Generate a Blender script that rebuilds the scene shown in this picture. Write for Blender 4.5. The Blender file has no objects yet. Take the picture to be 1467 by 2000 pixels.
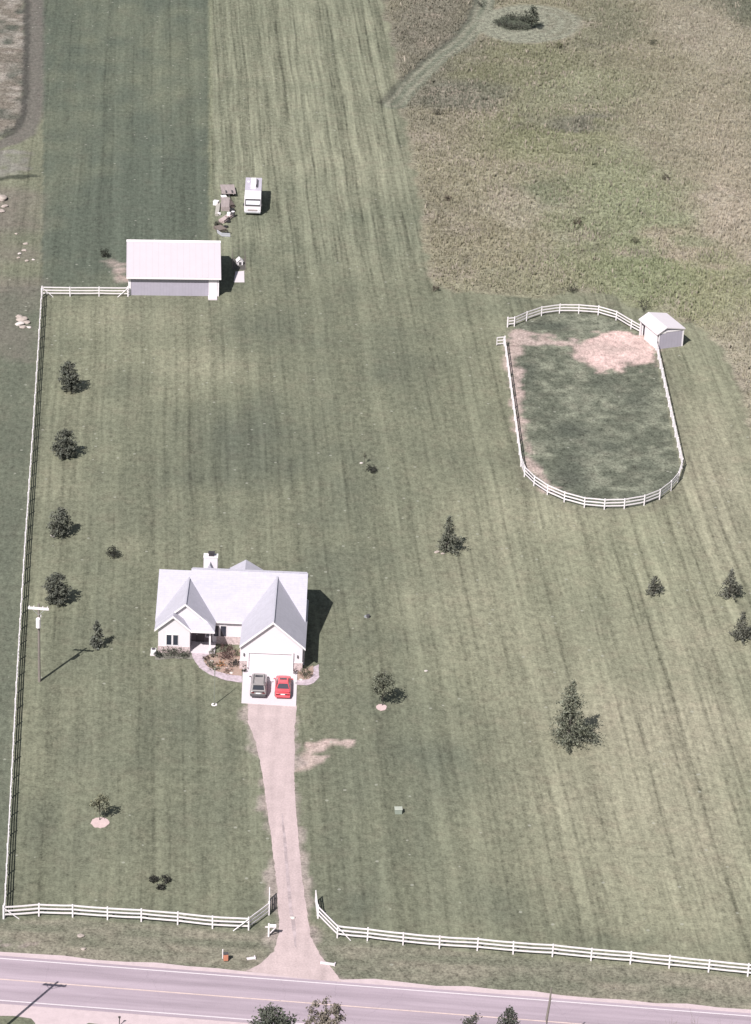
import bpy, bmesh, math, random
import numpy as np
from mathutils import Vector, Matrix

# ------------------------------------------------------------------ camera, sky, sun, exposure
sc = bpy.context.scene
COL = sc.collection
PW, PH = 1467.0, 2000.0
FOC, TH, ROLL, CH = 6000.0, math.atan(0.5), math.radians(2.6), 171.9
_fw = np.array([0, math.cos(TH), -math.sin(TH)]); _u0 = np.array([0, math.sin(TH), math.cos(TH)]); _r0 = np.array([1.0, 0, 0])
_R = _r0 * math.cos(ROLL) + _u0 * math.sin(ROLL)
_U = _u0 * math.cos(ROLL) - _r0 * math.sin(ROLL)
CY = -346.0                                   # the aircraft is about 346 m in front of the garage
CPOS = np.array([0.0, CY, CH])
def G(px, py, z=0.0):
    """ground point under a pixel of the survey photograph"""
    d = _fw + _R * (px - PW / 2) / FOC - _U * (py - PH / 2) / FOC
    t = (CH - z) / -d[2]
    p = CPOS + d * t
    return (float(p[0]), float(p[1]))
def GS(pts): return [G(x, y) for x, y in pts]
def PXM(px, py):                              # horizontal pixels per metre at a ground pixel
    a = G(px, py); b = G(px + 10, py); return 10 / math.hypot(b[0] - a[0], b[1] - a[1])

cam = bpy.data.cameras.new("camera"); camo = bpy.data.objects.new("camera", cam); COL.objects.link(camo)
cam.sensor_fit = 'VERTICAL'; cam.sensor_height = 24.0; cam.lens = 24.0 * FOC / PH
cam.clip_start = 1.0; cam.clip_end = 8000.0
m = Matrix(((_R[0], _U[0], -_fw[0], 0), (_R[1], _U[1], -_fw[1], CY), (_R[2], _U[2], -_fw[2], CH), (0, 0, 0, 1)))
camo.matrix_world = m
sc.camera = camo

SUN_DIR = math.radians(61.4); SUN_EL = math.radians(47.0)      # SUN_DIR: the way shadows fall
world = bpy.data.worlds.new("World"); sc.world = world; world.use_nodes = True
wn = world.node_tree
sky = wn.nodes.new('ShaderNodeTexSky'); sky.sky_type = 'NISHITA'; sky.sun_disc = False
sky.sun_elevation = SUN_EL; sky.sun_rotation = math.radians(208.6)
bg = wn.nodes['Background']; bg.inputs['Strength'].default_value = 0.055
hs = wn.nodes.new('ShaderNodeHueSaturation'); hs.inputs['Saturation'].default_value = 0.55
wn.links.new(sky.outputs['Color'], hs.inputs['Color']); wn.links.new(hs.outputs['Color'], bg.inputs['Color'])
sun = bpy.data.lights.new("sun", 'SUN'); sun.energy = 4.4; sun.angle = math.radians(0.5); sun.color = (1.0, 0.955, 0.93)
suno = bpy.data.objects.new("sun", sun); COL.objects.link(suno)
sv = Vector((math.cos(SUN_DIR) * math.cos(SUN_EL), math.sin(SUN_DIR) * math.cos(SUN_EL), -math.sin(SUN_EL)))
suno.rotation_euler = sv.to_track_quat('-Z', 'Y').to_euler(); suno.location = (-60, -100, 120)
vs = sc.view_settings
sc.display_settings.display_device = 'sRGB'
vs.view_transform = 'Standard'; vs.look = 'None'; vs.exposure = 0.65; vs.gamma = 1.0; vs.use_curve_mapping = False

rng = random.Random(7)
nrng = np.random.default_rng(11)

# ------------------------------------------------------------------ helpers
def tag(o, label=None, cat=None, group=None, kind=None):
    if label: o['label'] = label
    if cat: o['category'] = cat
    if group: o['group'] = group
    if kind: o['kind'] = kind
    return o
def thing(name, label, cat, loc, rot=0.0, group=None):
    o = bpy.data.objects.new(name, None); COL.objects.link(o)
    o.location = (loc[0], loc[1], loc[2] if len(loc) > 2 else 0.0); o.rotation_euler = (0, 0, rot)
    o.empty_display_size = 0.3
    return tag(o, label, cat, group)
class MB:
    def __init__(s): s.v = []; s.f = []; s.c = None
    def poly(s, pts):
        n = len(s.v); s.v += [tuple(p) for p in pts]; s.f.append(list(range(n, n + len(pts)))); return s
    def box(s, x0, x1, y0, y1, z0, z1):
        n = len(s.v)
        s.v += [(x0, y0, z0), (x1, y0, z0), (x1, y1, z0), (x0, y1, z0), (x0, y0, z1), (x1, y0, z1), (x1, y1, z1), (x0, y1, z1)]
        s.f += [[n+a for a in q] for q in ((3,2,1,0),(4,5,6,7),(0,1,5,4),(1,2,6,5),(2,3,7,6),(3,0,4,7))]
        return s
    def prism(s, prof, fn, a, b):
        """closed outline prof [(u,w)] swept from a to b; fn(u,w,t) gives the point"""
        n = len(s.v); k = len(prof)
        s.v += [fn(u, w, a) for u, w in prof] + [fn(u, w, b) for u, w in prof]
        s.f.append(list(range(n, n + k))[::-1]); s.f.append(list(range(n + k, n + 2 * k)))
        for i in range(k):
            j = (i + 1) % k; s.f.append([n + i, n + j, n + k + j, n + k + i])
        return s
    def tube(s, pts, rads, sides=6, caps=True):
        rings = []
        P = [Vector(p) for p in pts]
        if not hasattr(rads, '__len__'): rads = [rads] * len(P)
        for i, p in enumerate(P):
            d = (P[min(i + 1, len(P) - 1)] - P[max(i - 1, 0)])
            d = d.normalized() if d.length > 1e-9 else Vector((0, 0, 1))
            a = d.cross(Vector((0, 0, 1)));
            if a.length < 1e-3: a = Vector((1, 0, 0))
            a.normalize(); b = d.cross(a)
            n = len(s.v); rings.append(n)
            for k in range(sides):
                t = 2 * math.pi * k / sides
                s.v.append(tuple(p + (a * math.cos(t) + b * math.sin(t)) * rads[i]))
        for i in range(len(P) - 1):
            for k in range(sides):
                q = (k + 1) % sides
                s.f.append([rings[i] + k, rings[i] + q, rings[i + 1] + q, rings[i + 1] + k])
        if caps:
            s.f.append([rings[0] + k for k in range(sides)][::-1]); s.f.append([rings[-1] + k for k in range(sides)])
        return s
    def rail(s, pts, hw, hh):
        """rectangular board following pts"""
        P = [Vector(p) for p in pts]; rings = []
        for i, p in enumerate(P):
            d = (P[min(i + 1, len(P) - 1)] - P[max(i - 1, 0)]); d.z = 0; d.normalize()
            a = Vector((d.y, -d.x, 0))
            n = len(s.v); rings.append(n)
            for sx, sz in ((-1, -1), (1, -1), (1, 1), (-1, 1)): s.v.append(tuple(p + a * hw * sx + Vector((0, 0, hh * sz))))
        for i in range(len(P) - 1):
            for k in range(4):
                q = (k + 1) % 4
                s.f.append([rings[i] + k, rings[i] + q, rings[i + 1] + q, rings[i + 1] + k])
        s.f.append([rings[0] + k for k in range(4)][::-1]); s.f.append([rings[-1] + k for k in range(4)])
        return s
    def blob(s, c, r, seed=0, sub=2, amp=0.25, flat=1.0):
        bm = bmesh.new(); bmesh.ops.create_icosphere(bm, subdivisions=sub, radius=1.0)
        rr = random.Random(seed); ph = [rr.uniform(0, 6.3) for _ in range(6)]
        n = len(s.v); r = r if hasattr(r, '__len__') else (r, r, r)
        for v in bm.verts:
            p = v.co; k = 1 + amp * (math.sin(2.3 * p.x + ph[0]) * math.sin(2.7 * p.y + ph[1]) + 0.6 * math.sin(4.1 * p.z + ph[2] + 2 * p.x) + 0.5 * rr.uniform(-1, 1) * 0.5)
            s.v.append((c[0] + p.x * r[0] * k, c[1] + p.y * r[1] * k, c[2] + p.z * r[2] * k * flat))
        for f in bm.faces: s.f.append([n + v.index for v in f.verts])
        bm.free(); return s
    def build(s, name, mat, parent=None, smooth=False, bevel=0.0, colors=None):
        me = bpy.data.meshes.new(name); me.from_pydata([tuple(v) for v in s.v], [], s.f); me.update()
        bm = bmesh.new(); bm.from_mesh(me); bmesh.ops.recalc_face_normals(bm, faces=bm.faces[:]) if colors is None else None
        bm.to_mesh(me); bm.free()
        if colors is not None:
            at = me.color_attributes.new("Col", 'FLOAT_COLOR', 'POINT')
            at.data.foreach_set('color', np.asarray(colors, dtype=np.float32).ravel())
        if mat: me.materials.append(mat)
        if smooth: me.polygons.foreach_set('use_smooth', [True] * len(me.polygons))
        o = bpy.data.objects.new(name, me); COL.objects.link(o)
        if parent is not None: o.parent = parent
        if bevel > 0:
            md = o.modifiers.new("bevel", 'BEVEL'); md.width = bevel; md.segments = 2; md.limit_method = 'ANGLE'
        return o

class NT:
    def __init__(s, name):
        s.m = bpy.data.materials.new(name); s.m.use_nodes = True; s.t = s.m.node_tree
        s.p = s.t.nodes['Principled BSDF']
    def n(s, typ, props=None, **ins):
        nd = s.t.nodes.new(typ)
        for k, v in (props or {}).items(): setattr(nd, k, v)
        for k, v in ins.items():
            k = k.replace('_', ' ')
            key = int(k[1:]) if k[0] == 'i' and k[1:].isdigit() else k
            if hasattr(v, 'node'): s.t.links.new(v, nd.inputs[key])
            else: nd.inputs[key].default_value = v
        return nd
    def set(s, key, v):
        if hasattr(v, 'node'): s.t.links.new(v, s.p.inputs[key])
        else: s.p.inputs[key].default_value = v
    def noise(s, vec, scale, detail=3.0, rough=0.55):
        return s.n('ShaderNodeTexNoise', Vector=vec, Scale=scale, Detail=detail, Roughness=rough).outputs[0]
    def math(s, op, a, b=0.0, c=0.0):
        return s.n('ShaderNodeMath', {'operation': op}, i0=a, i1=b, i2=c).outputs[0]
    def scalec(s, col, f):   # colour times scalar
        if not hasattr(col, 'node'): col = tuple(col)[:3]
        return s.n('ShaderNodeVectorMath', {'operation': 'SCALE'}, i0=col, Scale=f).outputs[0]
    def mix(s, f, a, b):
        nd = s.t.nodes.new('ShaderNodeMix'); nd.data_type = 'RGBA'
        for key, v in ((0, f), (6, a), (7, b)):
            if hasattr(v, 'node'): s.t.links.new(v, nd.inputs[key])
            else: nd.inputs[key].default_value = v
        return nd.outputs[2]
    def ramp(s, f, lo, hi):
        return s.n('ShaderNodeMapRange', {'interpolation_type': 'SMOOTHSTEP'}, Value=f, i1=lo, i2=hi).outputs[0]
    def obj(s): return s.n('ShaderNodeTexCoord').outputs['Object']

def c4(c): return (c[0], c[1], c[2], 1.0)
_mats = {}
def mat(name, col, rough=0.7, ns=6.0, na=0.15, metal=0.0, bump=0.0, col2=None, stretch=None, spec=0.3, coat=0.0):
    if name in _mats: return _mats[name]
    t = NT(name); v = t.obj()
    if stretch: v = t.n('ShaderNodeMapping', Vector=v, Scale=stretch).outputs[0]
    a = t.noise(v, ns, 4.0, 0.6); b = t.noise(v, ns * 6.3, 2.0)
    f = t.math('ADD', t.math('MULTIPLY', a, 0.7), t.math('MULTIPLY', b, 0.3))
    if col2: base = t.mix(t.ramp(f, 0.38, 0.62), c4(col), c4(col2))
    else: base = c4(col)
    k = t.math('ADD', t.math('MULTIPLY', t.math('SUBTRACT', f, 0.5), na * 4), 1.0)
    t.set('Base Color', t.scalec(base, k)); t.set('Roughness', rough); t.set('Metallic', metal)
    t.p.inputs['Specular IOR Level'].default_value = spec
    if coat: t.p.inputs['Coat Weight'].default_value = coat; t.p.inputs['Coat Roughness'].default_value = 0.05
    if bump:
        bn = t.n('ShaderNodeBump', Strength=bump, Distance=0.05, Height=b); t.set('Normal', bn.outputs[0])
    _mats[name] = t.m; return t.m
def vmat(name, rough=0.8, ns=3.0, na=0.25, trans=0.0):
    """material that takes the plant's own colour from its mesh and mottles it"""
    if name in _mats: return _mats[name]
    t = NT(name); at = t.n('ShaderNodeAttribute', {'attribute_name': 'Col'}).outputs['Color']
    f = t.noise(t.obj(), ns, 3.0)
    t.set('Base Color', t.scalec(at, t.math('ADD', t.math('MULTIPLY', t.math('SUBTRACT', f, 0.5), na * 4), 1.0)))
    t.set('Roughness', rough); t.p.inputs['Specular IOR Level'].default_value = 0.15
    _mats[name] = t.m; return t.m

# ------------------------------------------------------------------ masks and noise for the ground
def vnoise(x, y, s, seed=0):
    r = np.random.default_rng(seed); n = 128; tab = r.random((n, n))
    X = x / s; Y = y / s; i = np.floor(X).astype(int); j = np.floor(Y).astype(int); fx = X - i; fy = Y - j
    fx = fx * fx * (3 - 2 * fx); fy = fy * fy * (3 - 2 * fy)
    a = tab[i % n, j % n]; b = tab[(i + 1) % n, j % n]; c = tab[i % n, (j + 1) % n]; d = tab[(i + 1) % n, (j + 1) % n]
    return (a * (1 - fx) + b * fx) * (1 - fy) + (c * (1 - fx) + d * fx) * fy
def sdist(x, y, poly):
    """signed distance, positive inside"""
    d = np.full(x.shape, 1e9); ins = np.zeros(x.shape, bool); n = len(poly)
    for k in range(n):
        x0, y0 = poly[k]; x1, y1 = poly[(k + 1) % n]
        dx, dy = x1 - x0, y1 - y0
        t = np.clip(((x - x0) * dx + (y - y0) * dy) / (dx * dx + dy * dy + 1e-12), 0, 1)
        d = np.minimum(d, np.hypot(x - x0 - t * dx, y - y0 - t * dy))
        c = ((y0 > y) != (y1 > y)) & (x < (x1 - x0) * (y - y0) / (y1 - y0 + 1e-12) + x0)
        ins ^= c
    return np.where(ins, d, -d)
def ldist(x, y, line):
    d = np.full(x.shape, 1e9)
    for (x0, y0), (x1, y1) in zip(line[:-1], line[1:]):
        dx, dy = x1 - x0, y1 - y0
        t = np.clip(((x - x0) * dx + (y - y0) * dy) / (dx * dx + dy * dy + 1e-12), 0, 1)
        d = np.minimum(d, np.hypot(x - x0 - t * dx, y - y0 - t * dy))
    return d
def sstep(a, b, x):
    t = np.clip((x - a) / (b - a), 0, 1); return t * t * (3 - 2 * t)

MEADOW = GS([(752, -600), (748, 0), (772, 120), (785, 230), (812, 340), (828, 470), (838, 556), (895, 574), (1000, 580), (1080, 584), (1130, 572), (1190, 580), (1250, 604),
             (1345, 632), (1400, 668), (1436, 735), (1470, 860), (1500, 1000), (1900, 1000), (2600, 200), (2600, -600)])
PATH = GS([(768, 205), (800, 168), (850, 118), (905, 78), (935, 40), (945, 5), (948, -60), (955, -200)])
LOOP = GS([(1032 + 101 * math.cos(t * math.pi / 18), 47 + 37 * math.sin(t * math.pi / 18)) for t in range(36)])
DARKF = GS([(78, -500), (80, 0), (84, 300), (82, 562), (250, 566), (255, 560), (408, 560), (409, 466), (410, 300), (410, 0), (408, -500)])
LIGHTF = GS([(408, -500), (410, 0), (410, 300), (412, 470), (470, 560), (838, 560), (828, 470), (785, 230), (748, 0), (752, -600)])
FALLOW = GS([(-400, -300), (49, -300), (50, 0), (48, 215), (38, 245), (0, 272), (-400, 330)])
TRACK = GS([(64, -300), (66, 0), (64, 215), (50, 258), (20, 276), (-60, 300)])
CLUMP2 = GS([(-60, 300), (30, 288), (62, 296), (55, 330), (30, 344), (-60, 348)])
DARKLINE = GS([(-60, 352), (0, 348), (60, 341)])
BROWNL = GS([(-300, 355), (80, 350), (84, 560), (60, 700), (-300, 700)])
NEIGH = GS([(-400, 560), (82, 560), (34, 1320), (8, 1794), (4, 1850), (-300, 1840)])
PADDOCK = GS([(985, 668), (1020, 910), (1042, 948), (1069, 966), (1102, 980), (1141, 990), (1180, 994), (1219, 992), (1258, 986), (1288, 974), (1310, 957), (1325, 940), (1331, 912),
              (1280, 680), (1256, 655), (1232, 643), (1203, 625), (1168, 615), (1130, 611), (1093, 611), (1057, 616), (1028, 626), (1004, 637)])
VERGE = GS([(-300, 1790), (8, 1798), (140, 1795), (480, 1820), (545, 1800), (610, 1800), (660, 1835), (1000, 1867), (1460, 1910), (2000, 1960), (2000, 2040), (1460, 1984), (0, 1862), (-300, 1840)])
DIRT = [ # paddock bare ground and other worn places: outline, softness (m), strength
    (GS([(1128, 692), (1140, 670), (1168, 654), (1215, 645), (1258, 655), (1280, 672), (1278, 714), (1252, 712), (1228, 720), (1208, 730), (1172, 724), (1146, 708)]), .9, 1.0),
    (GS([(984, 668), (1002, 646), (1016, 642), (1040, 657), (1090, 662), (1150, 664), (1140, 672), (1070, 670), (1024, 676), (1014, 694), (1019, 760), (1027, 830), (1037, 898), (1054, 934), (1100, 965), (1060, 957), (1024, 910), (1010, 830), (994, 720)]), .55, .72),
    (GS([(576, 1482), (600, 1476), (640, 1476), (652, 1483), (620, 1492), (600, 1500), (576, 1512)]), 0.45, 0.75), (GS([(600, 1462), (606, 1447), (640, 1449), (690, 1452), (690, 1462), (650, 1460), (622, 1468), (604, 1474)]), 0.4, 0.85), (GS([(578, 1470), (600, 1458), (612, 1470), (598, 1482), (578, 1490)]), .6, .55),
    (GS([(222, 516), (246, 512), (250, 552), (238, 552), (226, 535)]), 1.2, 0.55),
    (GS([(484, 1372), (470, 1378), (486, 1440), (508, 1510), (522, 1600), (536, 1720), (540, 1800), (536, 1850), (505, 1880), (465, 1898), (690, 1922), (648, 1885), (622, 1850), (606, 1790), (594, 1700), (584, 1600), (580, 1520), (580, 1380)]), 0.45, 0.7),
    (GS([(-30, 1842), (72, 1845), (70, 1849), (-30, 1848)]), .25, .7), (GS([(-10, 1859), (22, 1861), (20, 1865), (-10, 1863)]), .2, .6),
    (GS([(500, 1868), (520, 1852), (540, 1845), (546, 1860), (520, 1882)]), .6, .4), (GS([(620, 1850), (634, 1852), (630, 1880), (622, 1876)]), .5, .4),
]
BLOBS = [ # px, py, half sizes in px, lighter/darker, drier
    (300, 380, 110, 80, -.35, 0), (470, 850, 110, 70, -.45, 0), (330, 930, 60, 60, -.2, 0), (235, 742, 60, 22, -.35, 0), (545, 660, 110, 40, -.4, 0), (500, 930, 120, 60, -.35, 0),
    (690, 1000, 60, 180, -.25, 0), (860, 1480, 110, 80, -.4, 0), (140, 1640, 140, 90, -.3, 0), (640, 1620, 60, 130, -.3, 0), (1000, 1780, 120, 40, -.3, 0), (1200, 1838, 140, 16, -.5, 0),
    (380, 720, 110, 34, .45, .25), (130, 870, 60, 220, .2, .1), (1190, 1600, 200, 180, .25, .5), (1400, 930, 70, 150, .35, .55), (1260, 1420, 140, 50, .35, .7), (1400, 1350, 90, 140, .2, .3),
    (920, 1130, 120, 150, .25, .15), (1190, 1100, 200, 80, .25, .1), (700, 250, 90, 200, .25, .15), (540, 180, 70, 160, .2, .1), (600, 560, 120, 30, -.35, 0), (460, 500, 40, 60, -.1, 0),
    (960, 700, 40, 200, .1, .1), (800, 700, 80, 80, -.2, 0), (250, 620, 160, 26, .12, .25), (520, 1040, 70, 60, .15, .05), (720, 1340, 100, 120, -.3, 0), (780, 900, 100, 100, .05, 0), (150, 1450, 90, 60, -.1, .1),
    (330, 1400, 90, 40, -.3, 0), (430, 1480, 60, 120, -.12, 0), (700, 1780, 60, 60, -.3, 0), (1380, 1660, 80, 160, .25, .35), (1330, 1240, 120, 60, .2, .15), (1020, 1300, 160, 90, .2, .1), (880, 560, 60, 30, .15, 0),
    (160, 250, 70, 140, .05, 0), (340, 120, 60, 120, .14, 0), (240, 480, 120, 50, -.15, 0), (60, 900, 40, 300, -.1, 0), (620, 120, 110, 50, -.25, 0), (640, 420, 120, 30, -.2, 0), (1080, 1000, 120, 30, .25, .1),
]
# ------------------------------------------------------------------ the ground, one sheet out to the horizon
def axis(lo, hi, step, far):
    a = list(np.arange(lo, hi + 1e-6, step)); g = step; x = hi; out = []
    while x < far: g *= 1.5; x += g; out.append(x)
    g = step; x = lo; pre = []
    while x > -far: g *= 1.5; x -= g; pre.append(x)
    return np.array(pre[::-1] + a + out)
xs = axis(-72, 78, 0.45, 3500); ys = axis(-122, 232, 0.45, 3500)
X, Y = np.meshgrid(xs, ys); X = X.ravel(); Y = Y.ravel()
wx = X + (vnoise(X, Y, 3.0, 1) - .5) * 1.6 + (vnoise(X, Y, 0.9, 2) - .5) * 0.6
wy = Y + (vnoise(X, Y, 3.0, 3) - .5) * 2.2 + (vnoise(X, Y, 0.9, 4) - .5) * 1.0
ex = X + (vnoise(X, Y, 2.0, 5) - .5) * 0.35; ey = Y + (vnoise(X, Y, 2.0, 6) - .5) * 0.5
def L(*c): return np.array(c)
lawn_d, lawn_m, lawn_l, lawn_t = L(.094, .103, .079), L(.147, .153, .109), L(.240, .240, .168), L(.262, .246, .184)
tone = (vnoise(X, Y, 14, 21) - .5) * .30 + (vnoise(X, Y, 5, 22) - .5) * .34 + (vnoise(X * 2.2, Y * .5, 3.5, 23) - .5) * .22
dry = (vnoise(X, Y, 11, 24) - .5) * .3
gx = np.interp(0, [0, 1], [0, 1])
for bx, by, sx, sy, am, dr in BLOBS:
    c = G(bx, by); ex1 = abs(G(bx + sx, by)[0] - c[0]); ey1 = abs(G(bx, by - sy)[1] - c[1])
    w = np.exp(-(((wx - c[0]) / ex1) ** 2 + ((wy - c[1]) / ey1) ** 2) * 0.7)
    tone = tone + w * am * (1.45 if am > 0 else .95); dry = dry + w * dr
tone = tone + sstep(0, 45, X) * .34 * sstep(110, 40, Y)
def lerp(a, b, t): return a + (b - a) * t[:, None]
col = np.tile(lawn_m, (len(X), 1))
col = lerp(col, lawn_l, np.clip(tone, 0, 1)); col = lerp(col, lawn_d, np.clip(-tone * 1.3, 0, 1)); col = lerp(col, lawn_t, np.clip(dry * (0.4 + tone) * .75, 0, .7))
amp = np.full(len(X), .55) + sstep(5, 40, X) * .25
rough_ = np.full(len(X), .35)
w = sstep(-.15, .15, sdist(ex, ey, DARKF)); dk = L(.090, .104, .081)
dcol = lerp(np.tile(dk, (len(X), 1)), L(.150, .158, .112), np.clip(tone * 1.3 + .15, 0, 1))
col = col * (1 - w[:, None]) + dcol * w[:, None]; amp = amp * (1 - w) + .5 * w
w = sstep(-.3, .3, sdist(ex, ey, LIGHTF)) * sstep(-4, 22, Y - G(500, 560)[1])
lcol = lerp(np.tile(L(.145, .154, .111), (len(X), 1)), L(.218, .219, .158), np.clip(.25 + tone * 1.1, 0, 1))
lcol = lerp(lcol, L(.105, .115, .085), np.clip(-.1 - tone * 1.6, 0, 1))
col = col * (1 - w[:, None]) + lcol * w[:, None]; amp = amp * (1 - w) + 1.15 * w
w = np.exp(-(ldist(X, Y, GS([(411, -100), (411, 200), (412, 440)])) / .35) ** 2) * .55
col = lerp(col, L(.20, .21, .14), w)
# neighbour on the left
w = sstep(-.2, .2, sdist(ex, ey, NEIGH)); ncol = lerp(np.tile(L(.106, .116, .088), (len(X), 1)), L(.150, .160, .118), np.clip(tone * 1.2 + .1, 0, 1))
col = col * (1 - w[:, None]) + ncol * w[:, None]; amp = amp * (1 - w) + .2 * w
w = sstep(-2, 2, sdist(wx, wy, BROWNL)) * .75; col = lerp(col, L(.150, .134, .116), w * np.clip(.55 + (vnoise(X, Y, 6, 31) - .5) * 1.6, 0, 1))
w = sstep(-.4, .4, sdist(wx, wy, FALLOW)); fcol = lerp(np.tile(L(.155, .138, .115), (len(X), 1)), L(.26, .24, .21), np.clip((vnoise(X, Y, 1.7, 33) - .35) * 1.8, 0, 1))
fcol = lerp(fcol, L(.08, .085, .07), np.clip((vnoise(X, Y, 3, 34) - .6) * 3, 0, 1))
col = col * (1 - w[:, None]) + fcol * w[:, None]; amp = amp * (1 - w); rough_ = rough_ * (1 - w) + 1 * w
w = sstep(-.4, .4, sdist(wx, wy, CLUMP2)); col = lerp(col, L(.19, .185, .16), w * np.clip(vnoise(X, Y, 1.5, 35) * 1.4, 0, 1))
w = sstep(2.3, 1.2, ldist(ex, ey, TRACK)); col = lerp(col, L(.125, .115, .105), w * .85); amp = amp * (1 - w)
w = sstep(.9, .3, ldist(ex, ey, GS([(52, -200), (52, 120), (48, 220), (36, 250), (10, 268)]))); col = lerp(col, L(.045, .045, .04), w * .7)
w = sstep(1.1, .3, ldist(wx, wy, DARKLINE)); col = lerp(col, L(.04, .045, .035), w * .8)
# verge by the road
w = sstep(-.4, .4, sdist(ex, ey, VERGE)); vcol = lerp(np.tile(L(.142, .144, .108), (len(X), 1)), L(.205, .190, .150), np.clip((vnoise(X * .5, Y * 2.4, 2.6, 41) - .35) * 1.6 + sstep(12, 34, X) * .5, 0, 1))
col = col * (1 - w[:, None]) + vcol * w[:, None]; amp = amp * (1 - w); rough_ = rough_ * (1 - w) + .8 * w
# meadow
ms = sdist(wx, wy, MEADOW); w = sstep(-.5, .6, ms)
n1 = vnoise(X, Y, 16, 51); n2 = vnoise(X, Y, 6, 52); n3 = vnoise(X, Y, 2.0, 53)
MBL = [ # patches of different growth in the meadow: px, py, half sizes, colour
    (840, 60, 70, 110, (.125, .110, .093)), (900, 190, 60, 40, (.100, .096, .080)), (1010, 130, 120, 30, (.125, .118, .080)), (1150, 170, 120, 50, (.160, .152, .108)), (1020, 280, 120, 40, (.150, .145, .095)),
    (900, 260, 80, 40, (.170, .145, .115)), (960, 330, 130, 40, (.195, .170, .130)), (1010, 410, 90, 26, (.225, .195, .160)), (930, 480, 100, 50, (.180, .156, .118)), (860, 400, 40, 90, (.150, .130, .100)),
    (1000, 545, 140, 24, (.172, .155, .115)), (1050, 360, 60, 26, (.105, .112, .078)), (1220, 400, 110, 70, (.165, .165, .112)), (1250, 540, 160, 40, (.150, .155, .098)), (1400, 560, 80, 60, (.170, .160, .105)),
    (1320, 250, 80, 90, (.190, .165, .130)), (1420, 330, 60, 120, (.215, .180, .148)), (1440, 410, 40, 50, (.270, .220, .190)), (1380, 60, 70, 50, (.210, .180, .150)), (1460, 10, 70, 20, (.090, .088, .070)),
    (1340, 488, 50, 14, (.270, .215, .185)), (1180, 60, 50, 50, (.135, .125, .095)), (1120, 235, 60, 14, (.105, .095, .085)), (1115, 165, 30, 10, (.215, .205, .150)), (1440, 700, 50, 120, (.215, .185, .150)), (1250, 130, 90, 40, (.165, .145, .110))]
def meadow_colour(x, y):
    acc = np.tile(L(.158, .140, .106), (len(x), 1)) * .14; ws = np.full(len(x), .14)
    px_ = x + (vnoise(x, y, 5, 501) - .5) * 7; py_ = y + (vnoise(x, y, 5, 502) - .5) * 14
    for bx, by, sx, sy, cc in MBL:
        c = G(bx, by); e1 = abs(G(bx + sx, by)[0] - c[0]); e2 = abs(G(bx, by - sy)[1] - c[1])
        w_ = np.exp(-(((px_ - c[0]) / e1) ** 2 + ((py_ - c[1]) / e2) ** 2) * 1.1) * 1.3
        acc = acc + w_[:, None] * L(*cc); ws = ws + w_
    return acc / ws[:, None]
mcol = meadow_colour(X, Y) * L(1.22, 1.30, 1.24)
mcol = lerp(mcol, L(.24, .21, .17), np.clip((n2 - .62) * 2.0, 0, 1)); mcol = lerp(mcol, L(.110, .104, .08), np.clip((n3 - .66) * 2.0, 0, 1))
col = col * (1 - w[:, None]) + mcol * w[:, None]; amp = amp * (1 - w); rough_ = rough_ * (1 - w) + 1.2 * w
meadow_w = w.copy()
w = sstep(2.6, 1.4, ldist(ex, ey, PATH)); col = lerp(col, L(.132, .142, .108), w); meadow_w *= (1 - w)
w = np.exp(-((ldist(ex, ey, PATH) - .9) / .45) ** 2); col = lerp(col, L(.24, .23, .18), w * .6)
w = np.exp(-((ldist(ex, ey, [(x - 2.0, y + .8) for x, y in PATH]) - .3) / .5) ** 2); col = lerp(col, L(.075, .075, .06), w * .7)
sl = sdist(ex, ey, LOOP); w = sstep(-1.0, .8, sl); col = lerp(col, L(.200, .203, .158), w); meadow_w *= (1 - w)
w2 = w * (0.5 + 0.5 * np.cos((sl + 1) * 2.1)); col = lerp(col, L(.165, .160, .122), w2 * .75 * sstep(0, 6, X - G(1030, 47)[0]))
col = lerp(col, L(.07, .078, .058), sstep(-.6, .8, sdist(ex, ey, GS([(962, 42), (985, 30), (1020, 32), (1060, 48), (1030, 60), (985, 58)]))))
# paddock
ps = sdist(X, Y, PADDOCK); w = sstep(-.1, .3, ps)
pcol = lerp(np.tile(L(.102, .110, .084), (len(X), 1)), L(.180, .188, .144), np.clip((vnoise(X * .8, Y * .7, .9, 61) * .6 + vnoise(X, Y, 3.5, 63) * .4 - .44) * 3.0 + sstep(75, 48, Y) * .22, 0, 1))
pcol = lerp(pcol, L(.078, .086, .068), np.clip((vnoise(X, Y, 5, 62) - .55) * 2.4, 0, 1))
col = col * (1 - w[:, None]) + pcol * w[:, None]; amp = amp * (1 - w); rough_ = rough_ * (1 - w) + .9 * w
w = sstep(1.6, .4, np.abs(ps + 1.0)) * sstep(-1, .5, X - G(1000, 800)[0]); col = lerp(col, L(.15, .145, .11), w * .35)
for i, (poly, soft, st) in enumerate(DIRT):
    s_ = sdist(wx, wy, poly); brk = vnoise(X, Y, 1.5, 71 + i) * .6 + vnoise(X, Y, .8, 171 + i) * .4
    w = sstep(-soft, soft, s_ + (brk - .5) * soft * 3.2) * st
    dc = lerp(np.tile(L(.57, .42, .39) if i == 0 else L(.46, .36, .335), (len(X), 1)), L(.40, .31, .285), np.clip(vnoise(X, Y, 2.3, 81 + i) * 1.5 - .4, 0, 1))
    if i >= 6: dc = np.tile(L(.33, .275, .26), (len(X), 1))
    col = col * (1 - w[:, None]) + dc * w[:, None]; amp = amp * (1 - w); rough_ = rough_ * (1 - w) + .5 * w
nx, ny = len(xs), len(ys)
me = bpy.data.meshes.new("ground")
Z = np.zeros_like(X); co = np.stack([X, Y, Z], 1).astype(np.float32)
idx = np.arange(nx * ny).reshape(ny, nx)
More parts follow.
